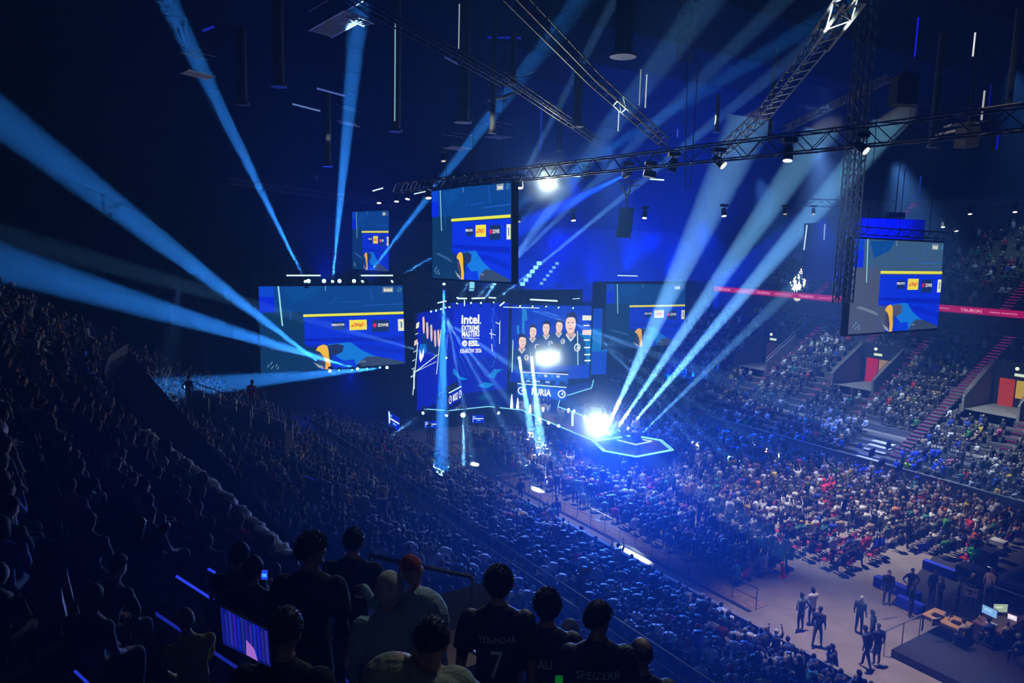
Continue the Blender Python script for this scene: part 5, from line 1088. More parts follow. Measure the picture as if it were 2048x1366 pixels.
def arms_up_to(J, k, e, w): J['elbow_' + k] = (e, J['elbow_' + k][1]); J['wrist_' + k] = (w, J['wrist_' + k][1]); J['hand_' + k] = ((w[0] * 1.05, w[1] + .03, w[2] - .05), J['hand_' + k][1])
def arm_on_left(J): arms_up_to(J, 'l', (-.36, .02, 1.34), (-.55, .0, 1.40))
def arm_on_right(J): arms_up_to(J, 'r', (.36, .02, 1.34), (.52, -.02, 1.36))
JM = (jersey, skinm, jeans, shoem)
near_person(997, 1168, 5.3, 'person in dark jersey with a 7 and tousled hair, tallest of four standing fans', JM, 'curly', darkhair, texts=(('YEKINDAR', -.0, 1.30, .27, .05), ('7', 0, 1.12, .09, .2)), sleeves=False, hseed=3)
near_person(1094, 1213, 5.5, 'person in dark jersey lettered FALLEN with curly hair between two other jersey wearers', JM, 'curly', darkhair, texts=(('FALLEN', .03, 1.27, .25, .07),), sleeves=False, hseed=5)
near_person(1196, 1236, 5.2, 'person in dark jersey with big 25, head turned right showing cheek', JM, 'short', darkhair, turn=1.0, texts=(('SPEIZERR', 0, 1.30, .31, .06), ('25', 0, 1.12, .22, .2)), sleeves=False, hseed=7)
near_person(1283, 1307, 5.4, 'person with cropped hair and red glowing ears beside the jersey with 25', JM, 'buzz', darkhair, bend=.15)
def hoodlump(b, J, hc): b.ell((-.17, -.06, 1.50), (.17, .15, .14), skinm); b.ell((.0, -.12, 1.47), (.2, .11, .1), skinm); b.ell((.12, -.02, 1.46), (.12, .12, .09), skinm)
near_person(862, 1283, 3.75, 'person with bowed dark head and thick pale green fleece hood on the shoulders', (beige, skinm, jeans, shoem), 'short', darkhair, bend=.45, extra=hoodlump, hseed=9)
def puffy(b, J, hc): b.ell((.1, -.02, 1.30), (.22, .17, .26), skinm); b.ell((.05, -.02, 1.08), (.22, .17, .25), skinm)
near_person(824, 1142, 5.6, 'person in red knitted beanie and pale grey jacket leaning toward a friend', (greyjk, skinm, jeans, shoem), 'beanie', redhat, tilt=-.25, bend=.25, turn=-.4, extra=puffy, ang=-.15, shape=lambda J: arms_up_to(J, 'l', (-.3, .1, 1.3), (-.42, .15, 1.45)))
near_person(778, 1180, 5.5, 'person with pale fluffy hood up beside the red beanie', (greyjk, skinm, jeans, shoem), 'hood', palehood, bend=.2, ang=.2, extra=lambda b, J, hc: b.ell((.02, -.02, 1.25), (.24, .17, .28), skinm))
DM = (dkcl, skinm, jeans, shoem)
near_person(707, 1082, 6.6, 'tall dark silhouetted person standing before the crowd left of the red beanie', DM, 'short', darkhair, hseed=11)
near_person(622, 1100, 5.4, 'dark person with messy hair whose face shows in profile to the right', DM, 'curly', darkhair, turn=1.2, hseed=13)
near_person(570, 1262, 3.9, 'dark blurred person low in front of the standing silhouettes', DM, 'short', darkhair, bend=.3, hseed=15)
near_person(1140, 1262, 7.6, 'person in long pale hair behind the jersey wearers', (mat('pale_hair_top', (.3, .28, .3), .8), skinm, jeans, shoem), 'long', mat('pale_hair', (.5, .5, .42), .6), hseed=17)
for i, b_ in enumerate(landing):
    m = MB(); m.box(b_ + Vector((0, 0, -1.0)), (.3, .33, 1.0), darkcon); tag(m.build('floor_landing_%d' % i), kind='structure')
# pale sticks held up and raised phones
for u, v, dp, lb in ((503, 1121, 7.2, 'left raised phone with blue glowing screen'), (529, 1149, 6.8, 'right raised phone with blue glowing screen, slightly lower')):
    p = D(u, v, dp); e = empty('phone', p, lb, 'phone'); M = Matrix.Rotation(face(p), 3, 'Z'); m = MB(); m.box(p, (.033, .005, .052), dkmetal, M); m.build('casing', e)
    s = MB(); q = -(M @ Vector((0, 1, 0))) * .0065; X = M @ Vector((1, 0, 0)); Zz = Vector((0, 0, 1)); C = p + q
    s.quad(C - X * .03 - Zz * .047, C + X * .03 - Zz * .047, C + X * .03 + Zz * .047, C - X * .03 + Zz * .047, ES(25, 70, 230, 1)); C2 = C - (M @ Vector((0, 1, 0))) * .002; s.quad(C2 - X * .02 - Zz * .02, C2 + X * .022 - Zz * .02, C2 + X * .022 + Zz * .012, C2 - X * .02 + Zz * .012, ES(80, 170, 250, 1)); s.build('display', e)
    a = face(p); hp = Matrix.Rotation(a, 3, 'Z') @ Vector((0, SK['sit_phone']['hand_l'][0][1], SK['sit_phone']['hand_l'][0][2])); put_person('sit_phone', p - hp - Vector((0, 0, .02)), a, (.012, .012, .016), 'short', (.01, .01, .01), 'person in black holding up the %s blue glowing phone' % lb.split()[0])
tp_ = Panel(D(440, 1213, 3.4), D(536, 1262, 3.5), D(446, 1288, 3.4)); e = empty('tablet', D(488, 1262, 3.45), 'tablet glowing blue and violet held up low in the dark stand', 'tablet'); tp_.back(.012, dkmetal, .006).build('casing', e)  # streaked cloth patch built as a self-glowing panel, its light painted in
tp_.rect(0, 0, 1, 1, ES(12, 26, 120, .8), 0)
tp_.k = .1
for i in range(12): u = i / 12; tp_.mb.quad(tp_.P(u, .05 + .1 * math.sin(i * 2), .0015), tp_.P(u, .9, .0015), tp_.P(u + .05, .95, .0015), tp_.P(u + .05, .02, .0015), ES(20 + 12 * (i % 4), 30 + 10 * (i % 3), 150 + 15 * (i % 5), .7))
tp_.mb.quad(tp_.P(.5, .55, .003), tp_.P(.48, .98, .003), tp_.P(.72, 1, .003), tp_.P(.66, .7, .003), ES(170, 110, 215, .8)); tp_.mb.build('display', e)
# inflatable clap sticks glowing faintly
for u0, v0, u1, v1, dp, lb in ((272, 1085, 284, 1035, 7.5, 'dim inflated clap stick held upright'), (283, 1095, 338, 1048, 7.5, 'dim inflated clap stick held slanting')):
    m = MB(); p, q = D(u0, v0, dp), D(u1, v1, dp); m.tube([p, p.lerp(q, .1), p.lerp(q, .9), q], [.02, .05, .05, .02], mat('clap_stick', (.12, .16, .2), .3), 10); tag(m.build('clap_stick', smooth=True), lb, 'clap stick')
# concrete steps seen between the jackets and the jerseys
for i, (u, v, dp, mm, lb) in enumerate(((925, 1207, 8.2, concrete, 'upper pale concrete step edge between the two groups of fans'), (930, 1242, 7.7, concrete, 'middle concrete step between the two groups of fans'), (935, 1290, 7.1, mat('red_lit_step', (.42, .24, .2), .8), 'lowest tan step between the two groups of fans'))):  # lowest step has the brown red light painted into its colour
    p = D(u, v, dp); R3 = Matrix.Rotation(math.atan2(AX[1], AX[0]) - math.pi / 2, 3, 'Z'); m = MB(); m.box(p - Vector((0, 0, .2)), (.45, .32, .2), mm, R3); o = m.build('concrete_step'); tag(o, lb, 'step')
m = MB(); m.tube([D(925, 1292, 6.0), D(962, 1313, 5.8)], .016, steel, 6); tag(m.build('rail_end'), 'shiny rail end lit beside the bowed head', 'railing')
# green patch by the jersey wearers, its brightness put in as emission
m = MB(); m.box(D(1118, 1360, 5.0), (.025, .02, .02), ES(10, 110, 40, .5)); tag(m.build('green_badge'), 'green and white glowing flag patch between the jersey wearers', 'flag')

# ------------------------------------------------------------------ people picked out on the floor and in the far stand
def floor_person(u, v, z, pose, shirt, hair, hc, label, ang=None, sc=1.0):
    p = Z(u, v, z); return put_person(pose, p, face(p) if ang is None else ang, shirt, hair, hc, label, scale=sc), p
BK_ = (.012, .013, .018); DK = (.012, .01, .009)
floor_person(990, 1024, 0, 'stand_crossed', (.03, .5, .06), 'short', DK, 'steward in green vest standing on the floor walkway', 2.6)
floor_person(1137, 1122, 0, 'stand_crossed', (.02, .45, .30), 'short', DK, 'steward in teal vest on the floor walkway, arms folded', 2.4)
floor_person(1089, 1074, 0, 'stand_crossed', (.55, .12, .22), 'short', DK, 'person in pink red shirt with folded arms on the walkway', .5)
floor_person(1104, 1066, 0, 'stand_rest', (.15, .35, .6), 'short', DK, 'person in light blue top beside the pink shirt on the walkway', .3)
floor_person(1112, 1052, 0, 'stand_rest', (.015, .02, .06), 'short', DK, 'person in dark blue standing behind the light blue top', .2)
floor_person(978, 1008, 0, 'stand_lean', BK_, 'short', DK, 'dark person walking toward the stage beside the green vest')
floor_person(1262, 1196, 0, 'stand_lean', BK_, 'short', DK, 'dark silhouette walking on the walkway, left of a pair', .9, 1.03)
floor_person(1303, 1206, 0, 'stand_lean', BK_, 'hood', BK_, 'dark silhouette walking on the walkway, right of a pair', 1.2, 1.03)
floor_person(1040, 1010, 0, 'stand_rest', BK_, 'short', DK, 'dark person leaning at the crowd barrier')
floor_person(1812, 966, 0, 'stand_rest', (.55, .75, .02), 'cap', (.6, .02, .05), 'steward in bright yellow vest and red cap at the far barrier', 2.2)
floor_person(1943, 1150, 0, 'stand_crossed', (.05, .65, .04), 'short', DK, 'person in bright green shirt standing at the edge of the open floor', 2.4)
floor_person(1385, 1012, .45, 'stand_rest', (.55, .26, .18), 'short', DK, 'shirtless looking person standing high on a floor chair')
floor_person(1372, 1016, .2, 'stand_cheer', (.7, .35, .05), 'short', (.6, .3, .05), 'person in orange yellow next to the shirtless one')
floor_person(1633, 1294, 0, 'stand_lean', BK_, 'short', DK, 'person in a long black coat walking over the bright open floor', -.6, 1.0)
floor_person(1716, 1268, 0, 'stand_rest', BK_, 'buzz', (.4, .36, .34), 'grey haired person in black standing on the open floor', -.9)
floor_person(1600, 1262, 0, 'stand_hips', (.08, .12, .10), 'short', DK, 'person in dark green leaning at the edge of the floor seats', .4)
floor_person(1622, 1250, 0, 'stand_crossed', (.5, .5, .48), 'long', DK, 'person in pale top at the edge of the floor seats')
floor_person(1732, 1340, 0, 'stand_lean', (.015, .03, .07), 'short', DK, 'tall dark person in blue black by the production platform', .6, 1.04)
floor_person(1752, 1330, 0, 'stand_rest', BK_, 'cap', BK_, 'dark person standing behind the tall one by the production platform', .2)
floor_person(1741, 1300, 0, 'stand_hips', BK_, 'short', DK, 'dark person bending by the production platform rail', .9)
floor_person(1772, 1210, 0, 'stand_rest', BK_, 'short', DK, 'person in black on the far side of the platform corner', 2.8)
floor_person(2006, 1070, 0, 'stand_rest', BK_, 'short', DK, 'person in black at the upper edge of the open floor', 2.5); floor_person(2035, 1075, 0, 'stand_hips', (.02, .025, .03), 'short', DK, 'person in dark grey at the right picture edge of the open floor', 2.0)
floor_person(1878, 765 + 160, 0, 'stand_rest', (.05, .3, .4), 'hood', (.05, .3, .4), 'person in teal hoodie at the top of the gangway steps')
floor_person(1668, 1375, 0, 'stand_lean', BK_, 'short', DK, 'dark person with a trolley at the bottom edge of the floor', 1.2); floor_person(1654, 1378, 0, 'stand_rest', (.02, .03, .05), 'cap', BK_, 'second dark person at the bottom edge of the floor', 1.4)
floor_person(858, 882, 0, 'stand_rest', BK_, 'short', DK, 'dark steward standing beside the small blue monitor', 3.4); floor_person(868, 880, 0, 'stand_rest', BK_, 'short', DK, 'second dark steward beside the small blue monitor', 3.0)
for i, (u, v, c, lb) in enumerate(((1690, 716, (.3, .34, .38), 'person in grey shirt at the rail of the red entrance'), (1676, 712, BK_, 'dark person beside the grey shirt at the red entrance'), (1973, 772, BK_, 'dark person in the orange entrance, left'), (1993, 774, BK_, 'dark person in the orange entrance, middle'), (2010, 770, (.03, .03, .04), 'dark person in the orange entrance, right'))):
    floor_person(u, v + 8, 4.35, 'stand_rest', c, 'short', DK, lb, -.5)
floor_person(290, 752, 8.9, 'stand_rest', (.4, .3, .32), 'short', DK, 'person in pale pink shirt standing above the white lit fans')
floor_person(378, 822, 8.0, 'stand_hips', BK_, 'short', DK, 'dark seated figure at the corner of the grey entrance wall')
floor_person(504, 828, 7.5, 'stand_rest', (.5, .02, .03), 'short', DK, 'person in red standing at the top of the left stand')
floor_person(330, 805, 7.6, 'stand_cheer', (.75, .76, .8), 'short', DK, 'white lit fan throwing an arm up in the left stand'); floor_person(318, 806, 7.6, 'sit_cheer', (.75, .76, .8), 'short', DK, 'white lit fan sitting left of the arm thrower'); floor_person(343, 812, 7.6, 'sit_forward', (.7, .72, .8), 'cap', (.5, .5, .6), 'white lit fan sitting right of the arm thrower')
# trophy side: players at the desks
for i in range(5):
    k = (i + .5) / 5; p = dA.lerp(dB, k) + n1 * 1.35; p.z = 1.5; put_person('sit_forward', p, math.atan2(-n1.y, -n1.x) - math.pi / 2, (.02, .03, .07), 'short', DK, 'player in dark jersey with headset at the right desk, %s from the left' % ORD[i])
    if i < 3: k = (i + .5) / 3; p = dC.lerp(dD, k) + n2 * 1.3; p.z = 1.5; put_person('sit_forward', p, math.atan2(-n2.y, -n2.x) - math.pi / 2, (.02, .03, .07), 'short', DK, 'player at the slanted desk on the dark side, %s from the front' % ORD[i])
# flags and cloths in the crowd
def flagc(u, v, dp, w, h, c, lb, pole=True, emit=False):
    p = D(u, v, dp); a = face(p); X = Vector((math.cos(a), math.sin(a), 0)); m = MB(); n = 10
    e = empty('fan_flag', p, lb, 'flag'); vs = []
    Y = Vector((-X.y, X.x, 0))
    for j in range(5):
        for i in range(n + 1): vs.append(p + X * (w * (i / n - .5)) + Vector((0, 0, h * (.5 - j / 4))) + Y * (.05 * math.sin(i * 1.3 + j * .6)))
    for j in range(4): m.add([vs[j * (n + 1) + i + q * (n + 1)] for q in (0, 1) for i in range(n + 1)], [(i, i + 1, n + 2 + i, n + 1 + i) for i in range(n)], c[0] if j < 2 else c[-1])
    o = m.build('cloth', e); md = o.modifiers.new('t', 'SOLIDIFY'); md.thickness = .006
    if pole: k = MB(); k.tube([p - X * w * .5 + Vector((0, 0, h * .5)), p - X * w * .5 - Vector((0, 0, h * .5 + .6))], .012, whitem, 5); k.build('pole', e)
yel = mat('flag_yellow', (.65, .4, .02), .8); grn = mat('flag_green', (.03, .25, .05), .8); redc = mat('flag_red', (.7, .01, .06), .8)
flagc(1172, 1143, 27, .5, .28, (yel, grn), 'yellow and green flag held up in the seats by the walkway', False)
flagc(1475, 742, 60, .7, .5, (yel, yel), 'yellow cloth held up in the hazy far stand', False); flagc(1625, 715, 62, .6, .9, (yel, yel), 'yellow flag beside the magenta stairs', True)
flagc(1700, 740 + 205, 50, .6, .4, (yel, grn), 'small yellow green flag among the far crowd', True); flagc(1020, 1015, 42, .6, .35, (yel, yel), 'yellow banner piece near the green vest', False); flagc(1250 + 215, 925, 45, .8, .3, (yel, grn), 'yellow scarf cloth over the floor seats', False)
for i, (u, v, dp, w, h) in enumerate(((1745, 905, 46, .9, .5), (1778, 890, 47, .8, .5), (1800, 935, 45, .9, .4), (1765, 925, 45, .9, .4), (1838, 930, 45, .8, .5), (1850, 905, 46, .6, .5), (1720, 890, 48, .7, .3), (1690, 1010, 37, .3, .6), (1760, 1085, 33, .7, .35), (1850, 1095, 33, .8, .4))): flagc(u, v, dp, w, h, (bluecl, bluecl), 'blue fan cloth held up, %s of the blue cloths counted from the far barrier' % ORD[i], False)
e = empty('red_pennant', D(1565, 1140, 31), 'bright red pointed pennant standing out of the floor seats', 'flag'); p = D(1566, 1152, 31); X = Vector((1, 0, 0))
m = MB(); m.add([p + Vector((-.16, 0, 0)), p + Vector((.2, 0, .05)), p + Vector((.05, .1, -.22)), p + Vector((-.02, .15, -.05))], [(0, 1, 3), (1, 2, 3), (2, 0, 3), (0, 2, 1)], redc); m.build('cone_base', e)
m = MB(); m.tube([p, p + Vector((-.08, 0, .6))], [.08, .05], redc, 6); m.build('shaft', e)
for i, (u, v, z_, w, d_, h) in enumerate(((1795, 1168, .0, .42, 2.2, .5), (1822, 1200, .0, .35, 1.2, .5), (1880, 1130, 0, .35, 1.6, .5))):
    p = Z(u, v, .5); m = MB(); R3 = Matrix.Rotation(math.atan2(AX[1], AX[0]) + .0, 3, 'Z'); m.box(Vector((p.x, p.y, h / 2)), (d_ / 2, w / 2, h / 2), bluecl, R3); tag(m.build('covered_bench'), '%s long low bench under deep blue cloth by the open floor' % ['far', 'nearest', 'rightmost'][i], 'bench')

# ------------------------------------------------------------------ production platform
tag(MB().extr([AN(17.6, 33.5), AN(19.6, 41.5), AN(17.4, 42), AN(17.4, 52), AN(-5, 52), AN(-5, 33.5)], .0, .02, mat('black_carpet', (.02, .02, .024), .9)).build('floor_carpet'), 'black carpet covering the floor round the production platform', 'carpet')
PX = math.atan2(AX[1], AX[0]); RP = Matrix.Rotation(PX, 3, 'Z')
m = MB(); q = [flat(Z(1700, 1335 + 30, 0)), flat(Z(1762, 1232, 0)), AN(13.6, 42.5), AN(2, 42.5), AN(2, 28.2)]; q = [AN(15.0, 29.0), AN(15.0, 42.5), AN(2, 42.5), AN(2, 29.0)]
tag(MB().extr([flat(v) for v in q], 0, .35, mat('platform_black', (.012, .012, .016), .6)).build('production_platform'), 'low black production platform at the corner of the floor', 'platform')
rail('platform_rail', [AN(15.2, 28.8), AN(15.2, 31.5)], 'short pale rail at the corner of the production platform', h=1.1, post=1.3, m=steel, r=.03, mid=False)
rail('platform_rail', [AN(14.9, 36.5, .35), AN(10.5, 36.6, .35)], 'thin bright rail behind the monitors of the production platform', h=1.1, post=1.5, m=steel, r=.03, mid=False)
def table(a, n, w, d, label, mm=wood, zt=.75, rot=0):
    e = empty('production_table', AN(a, n, .35), label, 'table'); R3 = Matrix.Rotation(PX + rot, 3, 'Z'); c = AN(a, n, .35 + zt); m = MB(); m.box(c, (w / 2, d / 2, .025), mm, R3); m.build('table_top', e)
    for sx in (-1, 1):
        for sy in (-1, 1): m = MB(); l = c + R3 @ Vector((sx * (w / 2 - .06), sy * (d / 2 - .06), -zt / 2 - .012)); m.box(l, (.025, .025, zt / 2 - .012), dkmetal, R3); m.build('leg', e)
    return c, R3
c1_, r1_ = table(14.4, 32.1, 1.6, 1.1, 'wooden table with gear at the corner of the production platform'); c2_, r2_ = table(13.2, 34.0, 1.1, 2.4, 'long work table with lit monitors on the production platform', mat('dark_wood', (.16, .09, .06), .5))
def screen_on(tbl, off, w, h, label, c, rot, name='monitor', z0=.12):
    p = tbl + RP @ Vector((off[0], off[1], 0)) + Vector((0, 0, .025)); R3 = Matrix.Rotation(rot, 3, 'Z'); e = empty(name, p, label, name); q = p + Vector((0, 0, z0 + h / 2)); m = MB(); m.box(q, (w / 2 + .015, .02, h / 2 + .015), dkmetal, R3); m.build('casing', e)
    m = MB(); m.box(q + R3 @ Vector((0, -.0225, 0)), (w / 2, .002, h / 2), ES(*c), R3)
    m.box(q + R3 @ Vector((-w * .1, -.026, h * .1)), (w * .25, .001, h * .12), ES(*[min(255, x * 1.25) for x in c]), R3); m.build('display', e)
    m = MB(); m.box(p + Vector((0, 0, z0 / 2)), (.03, .02, z0 / 2), dkmetal, R3); m.box(p + Vector((0, 0, .006)), (.12, .09, .006), dkmetal, R3); m.build('stand', e)
cz_ = lambda p: math.atan2(-p.x, p.y)
screen_on(c2_, (.3, .25), .62, .36, 'left lit monitor showing pale blue windows on the work table', (120, 170, 225), cz_(c2_) - .5); screen_on(c2_, (.22, -.5), .6, .36, 'right monitor with greenish picture angled on the work table', (150, 170, 150), cz_(c2_) + .6)
screen_on(c2_, (-.3, -.45), .34, .22, 'open laptop with bright white page on the work table', (225, 215, 245), cz_(c2_) - .3, 'laptop', .01)
m = MB(); m.box(c1_ + Vector((-.75, -.45, .1)), (.22, .02, .16), mat('grey_panel', (.4, .38, .38), .7), Matrix.Rotation(.3, 3, 'Z')); tag(m.build('gear_case'), 'small grey case lid standing at the edge of the wooden table', 'case')
for i, (ox, oy, r, h, c, lb) in enumerate(((-.1, .1, .035, .22, (.5, .55, .65), 'clear bottle on the wooden table'), (.15, -.1, .035, .22, (.5, .5, .7), 'second bottle on the wooden table'), (.45, .75, .05, .2, (.7, .4, .05), 'orange bottle at the far end of the work table'), (.3, .9, .03, .2, (.5, .5, .55), 'small clear bottle at the far end of the work table'))):
    bm_ = mat('bottle_%d' % i, c, .2); c = (c1_ if i < 2 else c2_) + RP @ Vector((ox, oy, 0)) + Vector((0, 0, .025)); m = MB(); m.lathe(c, [(r, 0), (r, h * .65), (r * .4, h * .8), (r * .4, h)], bm_, 10); tag(m.build('bottle', smooth=True), lb, 'bottle')
for i, (ox, oy, w, d_, lb) in enumerate(((.3, .2, .2, .14, 'black gear box on the wooden table'), (-.4, .1, .16, .12, 'dark keyboard case on the wooden table'), (.1, -.3, .14, .1, 'small mixer on the wooden table'))):
    c = c1_ + RP @ Vector((ox, oy, 0)) + Vector((0, 0, .065)); m = MB(); m.box(c, (w, d_, .04), dkmetal, RP); tag(m.build('gear_box'), lb, 'equipment')
m = MB(); m.box(c2_ + RP @ Vector((-.05, .85, .07)), (.2, .13, .04), whitem, RP); tag(m.build('printer'), 'white box at the far end of the work table', 'equipment')
c = AN(13.0, 32.9, .35); m = MB(); m.lathe(c_b := AN(12.6, 35.3, .9), [(.02, -.25), (.24, -.1), (.3, .08), (.2, .28), (.06, .4)], mat('gold_shell', (.75, .38, .03), .3, metal=.3), 14); e = m.build('gold_chair_cover'); tag(e, 'bright orange gold rounded seat cover beside the laptop', 'chair')
m = MB(); m.tube([AN(12.6, 35.3, .35), AN(12.6, 35.3, .66)], .04, dkmetal, 6); put('pedestal', m.mesh('pedestal'), e)
# work lamp and white gear on the platform behind
p = AN(15.6, 38.6, 1.2); e = empty('work_lamp', p, 'glaring pink white panel lamp on the dark case behind the crew', 'lamp'); m = MB(); m.box(p, (.2, .05, .22), dkmetal, RP); m.build('casing', e); m = MB(); m.tube([p + RP @ Vector(v) for v in ((-.18, -.08, -.2), (.16, -.08, -.16), (.18, -.08, .2), (-.16, -.08, .16))], .03, EM(1, .8, .95, 2.5), 5); m.build('tubes', e); m = MB(); m.tube([p - Vector((0, 0, .2)), Vector((p.x, p.y, .02))], .03, dkmetal, 5); m.build('stand', e)
for i, (a, n, w, d_, h, lb) in enumerate(((16.6, 39.5, 1.6, 1.0, .8, 'black flight case behind the crew with the glaring lamp'), (17.3, 42.2, .7, .9, 1.0, 'large dark flight case near the camera operators'), (14.4, 38.6, 1.2, .8, .75, 'black flight case beside the work lamp'), (11.5, 38.5, 1.8, .8, .9, 'long black equipment case on the platform'))):
    e = empty('flight_case', AN(a, n, .35 if a < 15 else 0), lb, 'case'); b0 = .35 if a < 15 else 0; m = MB(); m.box(AN(a, n, b0 + h / 2), (w / 2, d_ / 2, h / 2), dkmetal, RP); m.build('body', e); m = MB()
    for sx in (-1, 1): m.tube([AN(a, n, b0 + h) + RP @ Vector((sx * w / 2, -d_ / 2, 0)), AN(a, n, b0 + h) + RP @ Vector((sx * w / 2, d_ / 2, 0))], .02, steel, 4)
    m.build('edges', e)
m = MB(); m.box(AN(17.4, 43.6, 1.05), (.35, .3, .12), whitem, RP); tag(m.build('white_desk'), 'white desk corner at the right edge behind the camera operators', 'desk')
# camera on tripod
p = AN(18.6, 42.4, 1.5); e = empty('broadcast_camera', p - Vector((0, 0, 1.5)), 'black broadcast camera on tripod beside the open floor', 'camera'); m = MB(); m.box(p, (.28, .1, .12), dkmetal, RP); m.tube([p + RP @ Vector((.25, 0, 0)), p + RP @ Vector((.5, 0, 0))], .08, dkmetal, 8); m.build('camera_body', e)
for k in range(3): t = k * 2.1; m = MB(); m.tube([p - Vector((0, 0, .12)), p + Vector((.45 * math.cos(t), .45 * math.sin(t), -1.48))], .02, dkmetal, 5); m.build('tripod_leg', e)
def crew(a, n, z, pose, c, hair, lb, ang, hc=DK, sc=1): return put_person(pose, AN(a, n, z), ang, c, hair, hc, lb, scale=sc)
crew(15.1, 35.6, .35, 'stand_crossed', BK_, 'bald', 'bald crew member in black shirt with folded arms behind the table', 2.9)
crew(15.2, 34.6, .35, 'stand_rest', (.06, .09, .1), 'short', 'crew member in grey top leaning beside the bald one', -2.2); crew(15.6, 33.8, .35, 'stand_crossed', BK_, 'short', 'crew member in black with raised forearms behind the wooden table', -2.6); crew(16.4, 33.0, 0, 'stand_rest', BK_, 'short', 'crew member in black and jeans left of the group', -2.4)
crew(14.9, 36.8, .35, 'stand_lean', (.45, .3, .25), 'long', 'crew member in pale pink bending to a dark case', -1.2, (.2, .1, .05)); crew(13.4, 31.6, .35, 'sit_forward', (.3, .27, .2), 'short', 'crew member in pale top seated at the near side of the wooden table', .2); crew(12.9, 32.6, .35, 'sit_forward', (.02, .06, .25), 'short', 'crew member in blue seated before the work table', .2); crew(12.5, 33.0, .35, 'sit_rest', (.35, .3, .22), 'cap', 'crew member in beige seated beside the blue one', .1, (.1, .1, .1))
crew(11.6, 32.2, .35, 'sit_forward', (.05, .07, .08), 'hood', 'crew member bowed under a pale lined hood at the front', .3, (.12, .15, .16)); crew(17.8, 41.8, 0, 'stand_forward' if False else 'stand_lean', (.03, .03, .035), 'cap', 'camera operator with orange cap by the tripod', -.3, (.7, .15, .02)); crew(18.4, 43.4, 0, 'stand_rest', (.05, .25, .32), 'short', 'person in teal jacket at the white desk', 2.2)
crew(16.6, 35.2, 0, 'stand_rest', BK_, 'short', 'crew member in long black coat behind the bald one', -2.9); crew(17.2, 34.4, 0, 'stand_hips', BK_, 'short', 'crew member in black near the blue cloth bench', 3.0)
m = MB(); sgn = AN(14.9, 35.1, 1.35); R3 = Matrix.Rotation(cz_(sgn), 3, 'Z'); m.box(sgn, (.27, .012, .22), mat('sign_cream', (.75, .66, .5), .7), R3); o = m.build('paper_sign'); tag(o, 'cream paper sign with dark marks held by the crew', 'sign'); m = MB()
for dx, dz, w, h in ((-.1, .08, .09, .035), (.02, .05, .06, .03), (.0, -.05, .05, .015), (.16, .04, .015, .08), (-.02, -.09, .07, .012)): m.box(Vector((dx, -.014, dz)), (w, .002, h), black)
mo = put('printing', m.mesh('printing'), o); mo.location = sgn; mo.rotation_euler = (0, 0, cz_(sgn))
#@@END

# ================================================================== LIGHT AND HAZE
BLUE = (0.0, .02, 1.)
WK, BK, AK = 1.6, .03, 1.55
def wash(p, q, w, ang, c=BLUE, blend=1.): return spot(p, q, w * WK, ang, c, blend, .4, 'haze_wash')
# blue wash spots, mostly unseen, added to colour haze, end stand and rig cover
for u0, v0, d0, u1, v1, d1, w, ang, c in ((1100, 575, 76, 1120, 420, 76, 22000, 75, BLUE), (1180, 575, 80, 1200, 430, 80, 22000, 75, BLUE), (1030, 575, 76, 1040, 430, 76, 9000, 60, BLUE), (1250, 545, 84, 1330, 300, 76, 44000, 70, (0, .05, 1)), (1330, 555, 88, 1500, 250, 80, 42000, 70, (0, .05, 1)), (960, 600, 70, 1000, 420, 66, 3000, 60, BLUE), (1110, 480, 82, 1180, 540, 100, 60000, 110, BLUE), (1300, 480, 86, 1350, 540, 104, 50000, 110, BLUE),
        (1270, 700, 90, 1400, 500, 84, 42000, 100, (.0, .10, 1)), (1330, 760, 80, 1450, 640, 76, 12000, 110, (.0, .07, 1)), (650, 563, 62, 660, 420, 56, 2600, 90, (0, .02, 1)), (740, 563, 65, 760, 420, 60, 2200, 90, (0, .02, 1)), (700, 745, 63, 700, 900, 56, 1500, 100, (0, .02, 1)),
        (1205, 850, 56, 1290, 1250, 28, 52000, 50, (.0, .13, 1)), (1215, 855, 56, 1400, 1100, 36, 14000, 50, (.0, .10, 1)), (1085, 720, 71, 1085, 1100, 38, 10000, 30, (.0, .13, 1)), (1150, 350, 48, 1190, 700, 55, 6000, 45, (0, .03, 1)), (1780, 445, 43, 1772, 458, 46, 900, 80, (0, .01, 1)), (1400, 440, 58, 1500, 800, 60, 24000, 70, (.0, .08, 1)), (1640, 430, 56, 1700, 800, 56, 9000, 70, (.0, .05, 1))):
    spot(D(u0, v0, d0), D(u1, v1, d1), w * WK, ang, c, 1., .4, 'haze_wash')
# audience light from the roof, near white
for a, n, w, c, ang, dn in ((16, 27.5, 15000, (.95, .85, 1), 38, .5), (25, 41, 24000, (.9, .88, 1), 52, 1), (35, 33, 16000, (.6, .75, 1), 50, 1), (27, 56, 26000, (.6, .78, 1), 60, 4), (13, 58, 14000, (.5, .65, 1), 60, 4), (42, 60, 16000, (.5, .7, 1), 60, 4), (30, 80, 9000, (.3, .6, 1), 60, 6), (32, 24, 5000, (.7, .75, 1), 28, 0), (14, 19, 200, (.3, .5, 1), 50, 0)):
    z_ = 23 if n < 75 else 33
    spot(AN(a + 3, n - dn, z_), AN(a, n + dn * .5, 0 if n < 50 else 4 if n < 75 else 14), w * AK, ang, c, 1., .5, 'audience_lamp')
for i, (u, v) in enumerate(((560, 1080), (430, 965), (330, 880))):
    q_ = Z(u, v, 11); spot(q_ + Vector((1.5, 2.5, 7)), q_, 70, 26, (.5, .75, 1), 1., .3, 'added_banner_spot')  # unseen spots added to lift the cloth banner out of the dark
spot(AN(15.5, 34, 8), AN(15, 34, 0), 260, 70, (1, .72, .5), .6, .3, 'desk_lamp')
